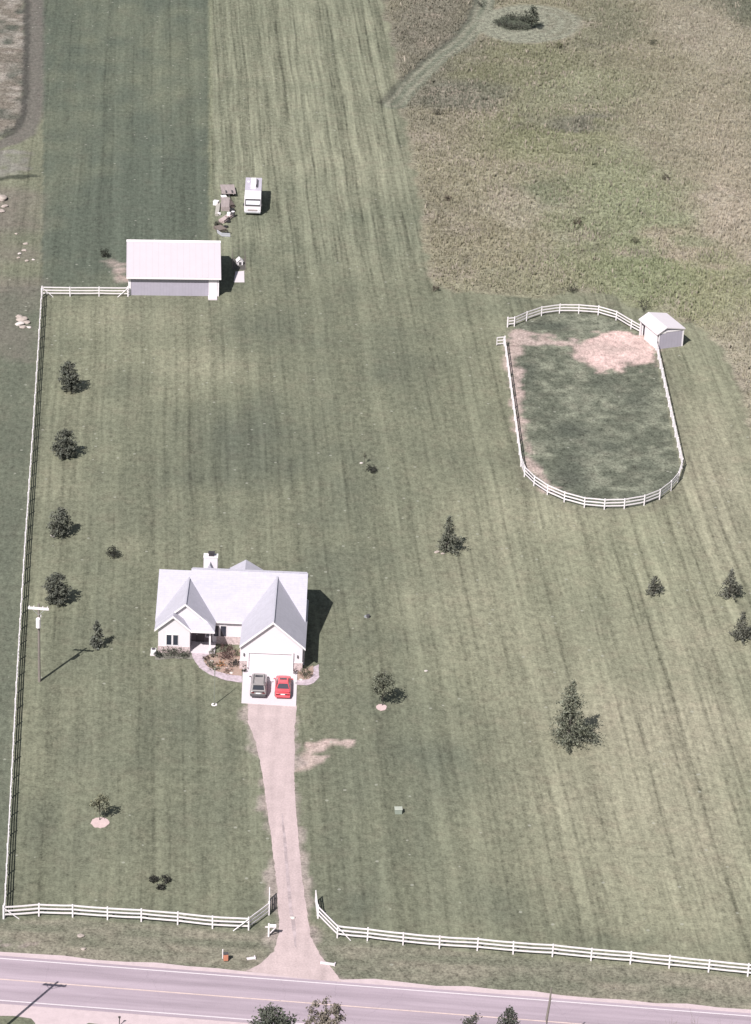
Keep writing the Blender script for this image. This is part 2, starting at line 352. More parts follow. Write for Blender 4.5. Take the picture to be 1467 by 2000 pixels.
q = np.stack([idx[:-1, :-1].ravel(), idx[:-1, 1:].ravel(), idx[1:, 1:].ravel(), idx[1:, :-1].ravel()], 1).astype(np.int32)
me.vertices.add(len(co)); me.vertices.foreach_set('co', co.ravel())
me.loops.add(q.size); me.loops.foreach_set('vertex_index', q.ravel())
me.polygons.add(len(q)); me.polygons.foreach_set('loop_start', np.arange(0, q.size, 4, dtype=np.int32)); me.polygons.foreach_set('loop_total', np.full(len(q), 4, np.int32))
me.update(calc_edges=True)
ca = me.color_attributes.new("Col", 'FLOAT_COLOR', 'POINT')
ca.data.foreach_set('color', np.concatenate([np.clip(col, .02, .9), np.ones((len(X), 1))], 1).astype(np.float32).ravel())
aa = me.attributes.new("amp", 'FLOAT', 'POINT'); aa.data.foreach_set('value', amp.astype(np.float32))
ra = me.attributes.new("rough", 'FLOAT', 'POINT'); ra.data.foreach_set('value', rough_.astype(np.float32))
t = NT("ground_grass"); v = t.obj()
STR = math.radians(4.9)
vm = t.n('ShaderNodeMapping', {'vector_type': 'POINT'}, Vector=v, Rotation=(0, 0, -STR)).outputs[0]
wob = t.n('ShaderNodeVectorMath', {'operation': 'ADD'}, i0=vm, i1=t.scalec(t.n('ShaderNodeTexNoise', Vector=vm, Scale=.035, Detail=1.0).outputs[1], .9)).outputs[0]
s1 = t.noise(t.n('ShaderNodeMapping', Vector=wob, Scale=(1.0, .008, 1)).outputs[0], .55, 2.0, .6)
s2 = t.noise(t.n('ShaderNodeMapping', Vector=wob, Scale=(1.0, .03, 1)).outputs[0], 2.1, 2.0, .6)
s3 = t.noise(t.n('ShaderNodeMapping', Vector=vm, Scale=(1.0, .35, 1)).outputs[0], 2.2, 3.0, .65)
ux = t.math('DIVIDE', t.n('ShaderNodeSeparateXYZ', Vector=wob).outputs[0], 1.62)
tri = t.math('ABSOLUTE', t.math('SUBTRACT', t.math('FRACT', ux), .5))
seam = t.math('MULTIPLY', t.ramp(tri, .30, .47), t.ramp(t.noise(t.n('ShaderNodeMapping', Vector=vm, Scale=(1.0, .06, 1)).outputs[0], .35, 3.0), .36, .62))
par = t.math('SUBTRACT', t.math('GREATER_THAN', t.math('FRACT', t.math('MULTIPLY', ux, .5)), .5), .5)
cl = t.noise(v, 1.1, 5.0, .7); fi = t.noise(v, 3.6, 3.0, .75); big = t.noise(v, .16, 4.0, .6)
A = t.n('ShaderNodeAttribute', {'attribute_name': 'amp'}).outputs['Fac']; Rr = t.n('ShaderNodeAttribute', {'attribute_name': 'rough'}).outputs['Fac']
sub = lambda x: t.math('SUBTRACT', x, .5)
st = t.math('ADD', t.math('ADD', t.math('MULTIPLY', sub(s1), 1.1), t.math('MULTIPLY', sub(s2), 1.0)), t.math('ADD', t.math('MULTIPLY', seam, -.30), t.math('MULTIPLY', par, .10)))
st = t.math('MULTIPLY', st, t.math('MULTIPLY', A, t.ramp(big, .15, .55)))
tex = t.math('ADD', t.math('MULTIPLY', sub(cl), 2.2), t.math('MULTIPLY', sub(fi), 2.4))
tex = t.math('MULTIPLY', tex, t.math('ADD', t.math('MULTIPLY', Rr, .75), .26))
tex = t.math('ADD', tex, t.math('MULTIPLY', sub(s3), .9))
k = t.math('ADD', t.math('ADD', st, tex), 1.0)
k = t.math('MAXIMUM', k, .35)
base = t.n('ShaderNodeAttribute', {'attribute_name': 'Col'}).outputs['Color']
c = t.scalec(base, k)
hue = t.noise(v, .35, 3.0)
c = t.mix(t.math('MULTIPLY', t.ramp(hue, .45, .75), .35), c, t.n('ShaderNodeVectorMath', {'operation': 'MULTIPLY'}, i0=c, i1=(1.08, .97, 1.0)).outputs[0])
dots = t.n('ShaderNodeTexVoronoi', Vector=v, Scale=.55, Randomness=1.0)
dm = t.math('MULTIPLY', t.math('LESS_THAN', dots.outputs['Distance'], .10), t.math('GREATER_THAN', t.n('ShaderNodeSeparateColor', i0=dots.outputs['Color']).outputs[0], .6))
c = t.mix(t.math('MULTIPLY', dm, .55), c, (.34, .34, .29, 1))
t.set('Base Color', c); t.set('Roughness', .95); t.p.inputs['Specular IOR Level'].default_value = .1
t.set('Normal', t.n('ShaderNodeBump', Strength=.5, Distance=.12, Height=t.math('ADD', fi, cl)).outputs[0])
me.materials.append(t.m)
ground = bpy.data.objects.new("ground", me); COL.objects.link(ground); tag(ground, kind='structure')

# ------------------------------------------------------------------ road, drive, paths
def flat(name, pts, z, mt, jit=0.0, step=0.4, thick=None, kind='structure'):
    out = []
    r = random.Random(len(name) + len(pts))
    n = len(pts)
    for i in range(n):
        a, b = pts[i], pts[(i + 1) % n]; l = math.hypot(b[0] - a[0], b[1] - a[1]); m_ = max(1, int(l / step)) if jit else 1
        for j in range(m_):
            f = j / m_; out.append((a[0] + (b[0] - a[0]) * f + r.uniform(-jit, jit), a[1] + (b[1] - a[1]) * f + r.uniform(-jit, jit)))
    mb = MB()
    if thick: mb.prism(out, lambda u, w, q: (u, w, q), z - thick, z)
    else: mb.poly([(x, y, z) for x, y in out])
    o = mb.build(name, mt); tag(o, kind=kind); return o
rA, rB = G(0, 1872), G(1454, 1984)
rd = np.array([rB[0] - rA[0], rB[1] - rA[1]]); rd /= np.linalg.norm(rd); rn = np.array([rd[1], -rd[0]])   # rn points to the camera side
def RP(s, o): p = np.array(rA) + rd * s + rn * o; return (float(p[0]), float(p[1]))
def strip(s0, s1, o0, o1): return [RP(s0, o1), RP(s1, o1), RP(s1, o0), RP(s0, o0)]
t = NT("asphalt"); v = t.obj(); ang = math.atan2(rd[1], rd[0])
vm = t.n('ShaderNodeMapping', Vector=v, Rotation=(0, 0, -ang)).outputs[0]
band = t.noise(t.n('ShaderNodeMapping', Vector=vm, Scale=(.02, 1, 1)).outputs[0], .9, 2.0); f1 = t.noise(v, 9, 3.0); f2 = t.noise(t.n('ShaderNodeMapping', Vector=vm, Scale=(.15, 1, 1)).outputs[0], 1.2, 4.0)
cr = t.n('ShaderNodeTexVoronoi', {'feature': 'DISTANCE_TO_EDGE'}, Vector=t.n('ShaderNodeVectorMath', {'operation': 'ADD'}, i0=v, i1=t.n('ShaderNodeTexNoise', Vector=v, Scale=.8).outputs[1]).outputs[0], Scale=.10).outputs[0]
kk = t.math('ADD', 1.0, t.math('ADD', t.math('MULTIPLY', t.math('SUBTRACT', band, .5), .9), t.math('ADD', t.math('MULTIPLY', t.math('SUBTRACT', f1, .5), .3), t.math('MULTIPLY', t.math('SUBTRACT', f2, .5), .35))))
cc = t.scalec((.335, .275, .315), kk); cc = t.mix(t.math('MULTIPLY', t.ramp(cr, .004, .001), .16), cc, (.14, .12, .14, 1))
t.set('Base Color', cc); t.set('Roughness', .9); t.p.inputs['Specular IOR Level'].default_value = .2
M_asph = t.m
M_grav = mat("pale_gravel", (.40, .335, .335), .95, 1.6, .13, bump=.5, col2=(.36, .30, .295))
M_shld = mat("shoulder_gravel", (.49, .40, .415), .95, 1.1, .14, bump=.4)
sh = [RP(-120, -1.15)] + [RP(-120 + 3 * i, -1.15 + rng.uniform(-.3, .3)) for i in range(1, 100)] + [RP(180, -1.15), RP(180, 9.2)] + [RP(180 - 3 * i, 9.3 + rng.uniform(-.35, .35)) for i in range(1, 100)] + [RP(-120, 9.2)]
flat("road_shoulder", sh, .006, M_shld)
flat("road", strip(-130, 190, -.45, 7.25), .022, M_asph)
M_line = mat("road_paint_white", (.60, .545, .575), .7, 3, .12); M_yel = mat("road_paint_yellow", (.56, .44, .41), .7, 1.2, .25)
flat("edge_line", strip(-130, 190, -.06, .10), .034, M_line)
flat("edge_line", strip(-130, 190, 6.66, 6.82), .034, M_line)
flat('pull_off', GS([(46, 1972), (190, 1980), (178, 1996), (150, 2010), (160, 2060), (60, 2060), (70, 2000)]), .009, M_shld, jit=.12)
mb = MB(); 
for a, b in ((3.30, 3.47),): mb.poly([(x, y, .034) for x, y in strip(-130, 190, a, b)])
tag(mb.build("centre_line", M_yel), kind='structure')
dl = GS([(484, 1374), (484, 1410), (500, 1450), (511, 1500), (519, 1560), (530, 1640), (540, 1720), (545, 1790), (546, 1822), (535, 1858), (510, 1882), (478, 1897)])
dr = GS([(668, 1920), (650, 1893), (624, 1864), (607, 1830), (601, 1790), (591, 1720), (583, 1640), (576, 1560), (575, 1510), (576, 1470), (575, 1430), (578, 1400), (579, 1378)])
t = NT("drive_gravel"); v = t.obj()
g1 = t.noise(v, .5, 4.0, .65); g2 = t.noise(v, 5, 3.0, .7); g3 = t.noise(t.n('ShaderNodeMapping', Vector=v, Rotation=(0, 0, .06), Scale=(1, .08, 1)).outputs[0], 1.0, 2.0)
kk = t.math('ADD', 1.0, t.math('ADD', t.math('MULTIPLY', t.math('SUBTRACT', g1, .5), .45), t.math('ADD', t.math('MULTIPLY', t.math('SUBTRACT', g2, .5), .7), t.math('MULTIPLY', t.math('SUBTRACT', g3, .5), .45))))
t.set('Base Color', t.scalec((.435, .347, .345), kk)); t.set('Roughness', .95); t.set('Normal', t.n('ShaderNodeBump', Strength=.4, Distance=.05, Height=g2).outputs[0])
flat("driveway", dl + dr, .012, t.m, jit=.06, step=.5)
M_rut = mat("drive_crown_grass", (.33, .27, .275), .95, .7, .2, col2=(.41, .335, .345), bump=.4)
def ribbon(pts, w0): 
    l, r_ = [], []
    for i, p in enumerate(pts):
        w_ = w0[i] if hasattr(w0, '__len__') else w0
        l.append((p[0] - w_, p[1])); r_.append((p[0] + w_, p[1]))
    return l + r_[::-1]
flat("drive_crown", ribbon(GS([(551, 1590), (556, 1640), (563, 1720), (568, 1780), (573, 1800), (576, 1830), (578, 1850)]), [.06, .14, .17, .17, .2, .16, .06]), .018, M_rut, jit=.03, step=.5)
M_conc = mat("pale_concrete", (.57, .52, .545), .85, .6, .05)
flat("concrete_apron", GS([(471.6, 1373.5), (578.3, 1380), (580.8, 1312), (474.5, 1306)]), .07, M_conc, thick=.2)
M_paver = mat("paver_path", (.38, .315, .345), .9, 2.2, .2, col2=(.46, .385, .425), bump=.3)
flat("path", GS([(373, 1272), (411, 1277), (400, 1284), (398, 1292), (406, 1303), (424, 1312), (448, 1318), (473, 1321), (472, 1334), (440, 1329), (410, 1318), (390, 1305), (379, 1290)]), .035, M_paver, jit=.05, step=.4)
flat("path", GS([(580, 1329), (604, 1327), (612, 1318), (613, 1303), (622, 1298), (623.5, 1322), (614, 1334), (600, 1339), (580.5, 1338)]), .035, M_paver, jit=.05, step=.4)
M_mulch = mat("reddish_mulch", (.36, .24, .20), .95, 3.5, .35, bump=.6, col2=(.30, .24, .20))
flat("garden_bed", GS([(411, 1277), (470, 1268), (473, 1321), (448, 1318), (424, 1312), (406, 1303), (398, 1292), (400, 1284)]), .022, M_mulch, jit=.05)
flat("garden_bed", GS([(580, 1312), (612, 1300), (612, 1318), (604, 1327), (581, 1329)]), .022, M_mulch, jit=.05)
M_bed2 = mat("grey_mulch", (.20, .19, .165), .95, 3, .25)
flat("garden_bed", GS([(303, 1270), (372, 1274), (380, 1288), (340, 1286), (303, 1289)]), .022, M_bed2, jit=.06)

# ------------------------------------------------------------------ materials for built things
M_siding = None
t = NT("white_siding"); v = t.obj(); sz = t.n('ShaderNodeSeparateXYZ', Vector=v).outputs[2]
ln = t.math('FRACT', t.math('MULTIPLY', sz, 5.5)); lap = t.ramp(ln, .0, .18)
t.set('Base Color', t.mix(lap, (.54, .505, .53, 1), (.655, .615, .645, 1))); t.set('Roughness', .6)
t.set('Normal', t.n('ShaderNodeBump', Strength=.4, Distance=.02, Height=ln).outputs[0]); M_siding = t.m
t = NT("pale_shingles"); v = t.obj()
br = t.n('ShaderNodeTexBrick', Vector=t.n('ShaderNodeMapping', Vector=v, Scale=(1, 1.25, 1)).outputs[0], Scale=1.0); br.inputs['Color1'].default_value = (.385, .372, .425, 1); br.inputs['Color2'].default_value = (.405, .39, .445, 1); br.inputs['Mortar'].default_value = (.355, .34, .385, 1)
br.inputs['Mortar Size'].default_value = .018; br.inputs['Brick Width'].default_value = .9; br.inputs['Row Height'].default_value = .28
nn = t.noise(v, 2.2, 4.0, .7); n5 = t.noise(v, .5, 3.0)
t.set('Base Color', t.scalec(br.outputs[0], t.math('ADD', .80, t.math('ADD', t.math('MULTIPLY', nn, .30), t.math('MULTIPLY', n5, .16))))); t.set('Roughness', .9); M_shing = t.m
M_ston = mat("pinkish_stone_veneer", (.42, .335, .335), .9, 5, .3, bump=.6, col2=(.52, .43, .43))
M_trim = mat("white_trim", (.72, .68, .70), .55, 2, .04)
M_whitemetal = mat("white_metal_roof", (.455, .415, .45), .5, .7, .035)
M_glass = mat("dark_window_glass", (.03, .035, .05), .12, 2, .1, spec=.6)
M_dkroof = mat("dark_flue_metal", (.05, .045, .05), .6, 5, .2)
M_gdoor = mat("white_garage_door", (.68, .635, .665), .5, 1.5, .03)
M_blue = None
t = NT("lavender_grey_siding"); v = t.obj(); sx = t.n('ShaderNodeSeparateXYZ', Vector=v).outputs[0]
ln = t.math('FRACT', t.math('MULTIPLY', sx, 2.2)); nn = t.noise(v, 1.2, 3.0)
t.set('Base Color', t.scalec(t.mix(t.ramp(ln, .86, .95), (.34, .315, .375, 1), (.305, .28, .335, 1)), t.math('ADD', .9, t.math('MULTIPLY', nn, .2)))); t.set('Roughness', .6); M_blue = t.m
M_greywood = mat("weathered_wood", (.30, .255, .25), .9, 3, .3, stretch=(1, .15, 1))
M_polewood = mat("grey_pole_wood", (.20, .175, .16), .9, 4, .3, stretch=(1, 1, .1))
M_dark = mat("dark_creosote", (.05, .045, .045), .9, 4, .3)
M_white = mat("white_paint", (.68, .64, .655), .6, 3, .06)
M_tyre = mat("tyre_rubber", (.02, .02, .022), .8, 8, .2)
M_rim = mat("alloy_rim", (.45, .45, .46), .35, 5, .1, metal=.7)
M_red = mat("faded_red_paint", (.62, .085, .105), .35, 1.2, .04, coat=.6)
M_silver = mat("pewter_car_paint", (.33, .305, .30), .35, 1.2, .05, metal=.2, coat=.5)
M_clad = mat("charcoal_cladding", (.075, .07, .075), .6, 5, .15)
M_cglass = mat("car_glass", (.03, .032, .04), .08, 2, .05, spec=.7)
M_lamp = mat("red_tail_lens", (.14, .015, .018), .25, 4, .1)
M_plate = mat("pale_plate", (.75, .74, .72), .5, 8, .05)
M_bark = mat("bark", (.10, .09, .08), .95, 6, .35, stretch=(1, 1, .2), bump=.5)
M_leaf = vmat("leaf", .8, 1.2, .3)
M_rock = mat("pale_rock", (.36, .31, .28), .95, 2.5, .25, bump=.6)
M_galv = mat("galvanised_steel", (.45, .46, .47), .45, 5, .12, metal=.5)

# ------------------------------------------------------------------ house
HX, HY = G(527.5, 1308.5)
H = thing("house", "white ranch house with pale grey gabled roofs and a double garage", "house", (HX, HY), math.radians(.5))
def gable_y(cx, half, y0, y1, ze, m_, th=.2):
    """roof with its ridge along y: chevron outline swept from y0 to y1; ze = height at the eave edge"""
    zr = ze + half * m_
    pr = [(cx - half, ze), (cx, zr), (cx + half, ze), (cx + half, ze - th), (cx, zr - th), (cx - half, ze - th)]
    return MB().prism(pr, lambda u, w, q: (u, q, w), y0, y1)
def gable_x(cy, half, x0, x1, ze, m_, th=.2):
    zr = ze + half * m_
    pr = [(cy - half, ze), (cy, zr), (cy + half, ze), (cy + half, ze - th), (cy, zr - th), (cy - half, ze - th)]
    return MB().prism(pr, lambda u, w, q: (q, u, w), x0, x1)
def wall_y(x0, x1, cx, y0, y1, ze, m_, half, z0=0.0):
    """walls under a y-ridge roof"""
    zl = lambda x: ze + (half - abs(x - cx)) * m_ - .2
    return MB().prism([(x0, z0), (x1, z0), (x1, zl(x1)), (cx, ze + half * m_ - .21), (x0, zl(x0))], lambda u, w, q: (u, q, w), y0, y1)
MG, MM = .87, .594
ZE = 3.12
# main body
YR, HD = 11.2, 6.0
def mwall(x0, x1, dz):
    zl = ZE + dz + .4 * MM - .2
    return MB().prism([(YR - HD + .4, 0), (YR + HD - .4, 0), (YR + HD - .4, zl), (YR, ZE + dz + HD * MM - .21), (YR - HD + .4, zl)], lambda u, w, q: (q, u, w), x0, x1)
mwall(-9.3, 3.45, 0).build("wall", M_siding, H); mwall(-12.9, -9.3, -.22).build("wall", M_siding, H)
gable_x(YR, HD, -9.7, 3.75, ZE, MM).build("roof", M_shing, H)
gable_x(YR - .25, HD - .05, -13.4, -9.702, ZE - .13, MM).build("roof", M_shing, H)
MB().box(-9.6, 3.65, YR - .12, YR + .12, ZE + HD * MM - .03, ZE + HD * MM + .06).build("ridge_cap", M_shing, H)
# garage
GC, GHW = .22, 3.72
wall_y(-3.42, 3.6, GC, 0, 6.2, ZE, MG, GHW).build("wall", M_siding, H)
gable_y(GC, GHW, -.32, YR, ZE, MG).build("garage_roof", M_shing, H)
MB().box(GC - .1, GC + .1, -.32, YR - .6, ZE + GHW * MG - .03, ZE + GHW * MG + .06).build("ridge_cap", M_shing, H)
# left gables
LC, LHW, LY = -9.9, 3.42, 3.9
wall_y(-12.9, -9.4, LC, LY, 6.4, ZE, MG, LHW).build("wall", M_siding, H)
MB().prism([(-9.4, 2.95), (-6.85, 2.95), (-6.85, ZE + (LHW - abs(-6.85 - LC)) * MG - .2), (-9.4, ZE + (LHW - abs(-9.4 - LC)) * MG - .21)], lambda u, w, q: (u, q, w), LY, 6.5).build("gable_wall", M_siding, H)
gable_y(LC, LHW, LY - .3, YR - .6, ZE, MG).build("gable_roof", M_shing, H)
MB().box(LC - .1, LC + .1, LY - .3, YR - 1.4, ZE + LHW * MG - .03, ZE + LHW * MG + .06).build("ridge_cap", M_shing, H)
SC_, SHW, SY = -11.2, 2.12, 3.0
wall_y(-12.9, -9.3, SC_, SY, LY + .1, ZE, MG, SHW).build("wall", M_siding, H)
gable_y(SC_, SHW, SY - .32, LY - .304, ZE, MG).build("gable_roof", M_shing, H)
zr_ = ZE + SHW * MG
MB().prism([(SC_, zr_), (SC_ + SHW, ZE), (SC_ + SHW, ZE - .2), (SC_, zr_ - .2)], lambda u, w, q: (u, q, w), LY - .304, LY + .02).build("gable_roof", M_shing, H)
# porch roof, floor and post
px0, px1 = SC_ + SHW - .02, LC + LHW
MB().poly([(px0, SY - .3, ZE), (px1, SY - .3, ZE), (px1, LY - .29, ZE + .16), (px1 - 1.15, LY, ZE + 1.02), (px0 - 1.1, LY, ZE + 1.02)]).poly(
    [(px0, SY - .3, ZE), (px1, SY - .3, ZE), (px1, SY - .3, ZE - .2), (px0, SY - .3, ZE - .2)]).poly(
    [(px0, SY - .3, ZE - .2), (px1, SY - .3, ZE - .2), (px1, 5.7, ZE - .2), (px0, 5.7, ZE - .2)]).poly([(px1, SY - .3, ZE - .2), (px1, SY - .3, ZE), (px1, LY - .29, ZE + .16), (px1, LY - .29, ZE - .2)]).build("porch_roof", M_shing, H)
MB().box(-9.28, -6.45, SY + .1, 5.58, -.05, .2).build("porch_floor", M_conc, H)
MB().box(-7.12, -6.92, SY + .12, SY + .32, .2, ZE - .2).box(-7.2, -6.84, SY + .04, SY + .4, .2, .5).build("porch_post", M_trim, H)
# rear gable and chimney
gable_y(-3.6, 3.6, YR + .4, 15.6, ZE + .45, .62).build("rear_gable_roof", M_shing, H)
wall_y(-6.85, -.35, -3.6, 15.0, 15.3, ZE + .45, .62, 3.6).build("wall", M_siding, H)
ch = MB().box(-8.4, -6.8, 12.6, 13.55, 3.0, 7.4).build("chimney", M_siding, H)
MB().box(-8.44, -6.76, 12.56, 13.59, 7.4, 7.48).build("chimney_cap", M_trim, ch)
MB().box(-7.85, -7.2, 12.82, 13.3, 7.48, 7.55).box(-7.82, -7.24, 12.86, 13.26, 7.55, 7.85).box(-7.9, -7.14, 12.76, 13.36, 7.85, 7.91).build("flue", M_dkroof, ch)
MB().prism([(-7.95, 6.1), (-7.6, 6.95), (-7.25, 6.1)], lambda u, w, q: (u, q, w), YR + .5, 12.6).build("cricket_roof", M_shing, H)
# stone base, trim, fascia
for a_, b_ in ((-3.46, -2.62), (2.62, 3.64)): MB().box(a_, b_, -.06, .0, 0, 1.08).build("stone_base", M_ston, H); MB().box(a_ - .04, b_ + .04, -.09, .0, 1.08, 1.14).build("stone_ledge", M_trim, H)
MB().box(-12.94, -9.26, SY - .06, SY, 0, .86).build("stone_base", M_ston, H)
MB().box(-6.4, -3.42, YR - HD + .34, YR - HD + .4, 0, 1.0).build("stone_base", M_ston, H)
def rake(cx, half, y, ze, m_):
    w_ = .17; zr = ze + half * m_ + .005
    return MB().prism([(cx - half, ze), (cx, zr), (cx + half, ze), (cx + half, ze - .26), (cx, zr - .27), (cx - half, ze - .26)], lambda u, w, q: (u, q, w), y - .03, y - .002)
rake(GC, GHW, -.32, ZE, MG).build("rake_trim", M_trim, H); rake(SC_, SHW, SY - .32, ZE, MG).build("rake_trim", M_trim, H)
rake(LC, LHW, LY - .3, ZE, MG).build("rake_trim", M_trim, H)
MB().box(px1, GC - GHW, YR - HD - .03, YR - HD - .002, ZE - .2, ZE + .0).build("gutter", M_trim, H)
MB().box(px0, px1 + .02, SY - .36, SY - .303, ZE - .2, ZE + .0).build("gutter", M_trim, H)
# garage door with panels
gd = MB().box(-2.44, 2.44, -.03, -.002, .03, 2.22).build("garage_door", M_gdoor, H)
mb = MB()
for i in range(4):
    for j in range(4): mb.box(-2.36 + j * 1.19, -2.36 + j * 1.19 + 1.05, -.045, -.031, .1 + i * .54, .1 + i * .54 + .42)
mb.build("door_panel", M_gdoor, gd)
MB().box(-2.6, -2.44, -.2, -.002, 0, 2.4).box(2.44, 2.6, -.2, -.002, 0, 2.4).box(-2.44, 2.44, -.2, -.002, 2.22, 2.4).build("garage_door_frame", M_trim, H)
MB().box(-2.44, 2.44, -.04, -.001, .0, .03).build("door_seal", M_clad, gd)
for x in (-2.98, 3.08): MB().box(x - .07, x + .07, -.16, 0, 1.75, 2.05).build("wall_lamp", M_clad, H)
def window(x0, x1, y, z0, z1, nx_=1, par=H):
    w_ = MB().box(x0, x1, y - .02, y - .004, z0, z1).build("window", M_glass, par)
    f = MB()
    for a, b in ((x0 - .06, x0), (x1, x1 + .06)): f.box(a, b, y - .05, y - .002, z0 - .08, z1 + .08)
    f.box(x0, x1, y - .05, y - .002, z1, z1 + .08); f.box(x0, x1, y - .05, y - .002, z0 - .08, z0)
    f.build("frame", M_trim, w_)
window(-11.95, -11.39, SY, 1.05, 2.35); window(-11.2, -10.64, SY, 1.05, 2.35)
MB().box(-9.28, -6.9, YR - HD + .36, YR - HD + .397, .2, 2.9).build("entry_wall", mat("entry_shade_tone", (.13, .11, .12), .9, 4, .3), H)  # shade of the porch recess is put into this dark wall colour
window(-5.95, -5.3, YR - HD + .4, .98, 2.35); window(-6.72, -6.15, YR - HD + .4, .98, 2.35); window(-7.6, -7.15, YR - HD + .36, .9, 2.35)
dr_ = MB().box(-8.75, -7.8, YR - HD + .3, YR - HD + .357, .2, 2.3).build("front_door", mat("dark_door", (.06, .05, .055), .5, 2, .1), H)
MB().box(-8.68, -8.6, YR - HD + .25, YR - HD + .3, 1.15, 1.25).build("handle", M_rim, dr_)
MB().box(3.7, 3.8, 1.5, 1.6, 0, 2.9).build("downpipe", M_trim, H)

# barn ---------------------------------------------------------------
b0 = G(251.5, 576.5); b1 = G(426, 574.6)
ba = math.radians(5.0); BL = math.hypot(b1[0] - b0[0], b1[1] - b0[1])
B = thing("barn", "long pole barn with white metal roof and lavender grey front wall", "barn", b0, ba)
BD, BE, BM = 12.8, 3.1, .43
MB().prism([(0, 0), (BD, 0), (BD, BE), (BD / 2, BE + BD / 2 * BM), (0, BE)], lambda u, w, q: (q, u, w), 0.02, BL - .02).build("wall", M_blue, B)
zr = BE + (BD / 2 + .45) * BM - .45 * BM
pr = [(-.45, BE - .45 * BM + .15), (BD / 2, BE + BD / 2 * BM + .15), (BD + .45, BE - .45 * BM + .15), (BD + .45, BE - .45 * BM + .02), (BD / 2, BE + BD / 2 * BM + .02), (-.45, BE - .45 * BM + .02)]
rf = MB().prism(pr, lambda u, w, q: (q, u, w), -.35, BL + .35).build("roof", M_whitemetal, B)
MB().prism([(BD / 2 - .42, BE + BD / 2 * BM + .03), (BD / 2, BE + BD / 2 * BM + .22), (BD / 2 + .42, BE + BD / 2 * BM + .03)], lambda u, w, q: (q, u, w), -.37, BL + .37).build("ridge_cap", M_trim, rf)
mb = MB()
for i in range(int(BL / .9) + 1):
    x = -.25 + i * .9; mb.poly([(x, -.45, BE - .45 * BM + .153), (x + .04, -.45, BE - .45 * BM + .153), (x + .04, BD / 2 - .42, BE + (BD / 2 - .42) * BM + .153), (x, BD / 2 - .42, BE + (BD / 2 - .42) * BM + .153)])
    mb.v = [(a, b, c + .0) for a, b, c in mb.v]
mb.build("roof_seam", mat("pale_roof_seam", (.39, .355, .385), .5, 2, .05), rf)
MB().box(-.08, .3, -.06, -.002, 0, BE - .05).box(BL - .16, BL + .06, -.06, -.002, 0, BE - .05).box(.3, BL - .16, -.06, -.002, BE - .45, BE - .05).build("corner_trim", M_trim, B)
MB().box(BL - 1.42, BL - .2, -.1, -.004, .1, BE - .5).build("door", M_gdoor, B)
MB().box(BL - 1.5, BL - .2, -1.5, -.08, -.05, .14).build("doorstep", M_conc, B)
MB().box(BL - .004, BL + .05, 1.0, 4.6, .05, 2.7).build("end_door", M_trim, B)
MB().box(BL, BL + .04, 6.5, 7.5, 1.1, 2.0).build("end_window", M_glass, B)
MB().box(-.35, BL + .35, -.58, -.452, BE - .32, BE - .12).build("gutter", M_trim, B)

# paddock shed ------------------------------------------------------------
s0 = G(1283.5, 682.5); s1_ = G(1332.5, 677.0)
sa = math.atan2(s1_[1] - s0[1], s1_[0] - s0[0]) + math.radians(2.5)
S = thing("paddock_shed", "small run-in shed with white saltbox roof and grey wall at the paddock corner", "shed", s0, sa)
SW = math.hypot(s1_[0] - s0[0], s1_[1] - s0[1]) + .1; SD = 5.4; x0 = -.1; rx = 1.2
def srf(x): return 3.3 - (rx - x) * .6 if x < rx else 3.3 - (x - rx) * .17
pr = [(x0 - .2, srf(x0 - .2)), (rx, srf(rx)), (SW + .15, srf(SW + .15))]
MB().prism(pr + [(x, z - .14) for x, z in pr[::-1]], lambda u, w, q: (u, q, w), -.22, SD + .2).build("roof", mat("shed_white_roof", (.60, .555, .585), .5, .7, .035), S)
MB().prism([(x0 + .35, 0), (SW, 0), (SW, srf(SW) - .15), (rx, srf(rx) - .15), (x0 + .35, srf(x0 + .35) - .15)], lambda u, w, q: (u, q, w), 0, .1).box(SW - .1, SW, .1, SD, 0, srf(SW) - .15).box(x0 + .2, SW - .1, SD - .1, SD, 0, srf(x0 + .2) - .15).build("wall", M_blue, S)
MB().box(x0 + .2, x0 + .35, -.04, .12, 0, srf(x0) + .1).box(SW - .16, SW + .04, -.04, -.002, 0, srf(SW) - .15).box(x0 + .35, rx, -.04, -.002, srf(x0 + .35) - .4, srf(x0 + .35) - .12).box(rx, SW - .16, -.04, -.002, srf(SW) - .35, srf(SW) - .13).build("corner_trim", M_trim, S)
for y in (1.9, 3.7, 5.3): MB().box(x0 - .02, x0 + .18, y - .1, y + .1, 0, srf(x0) - .1).build("post", M_trim, S)
MB().box(x0 + .0, x0 + .1, .12, 3.55, 0, 2.3).build("side_panel", M_trim, S)

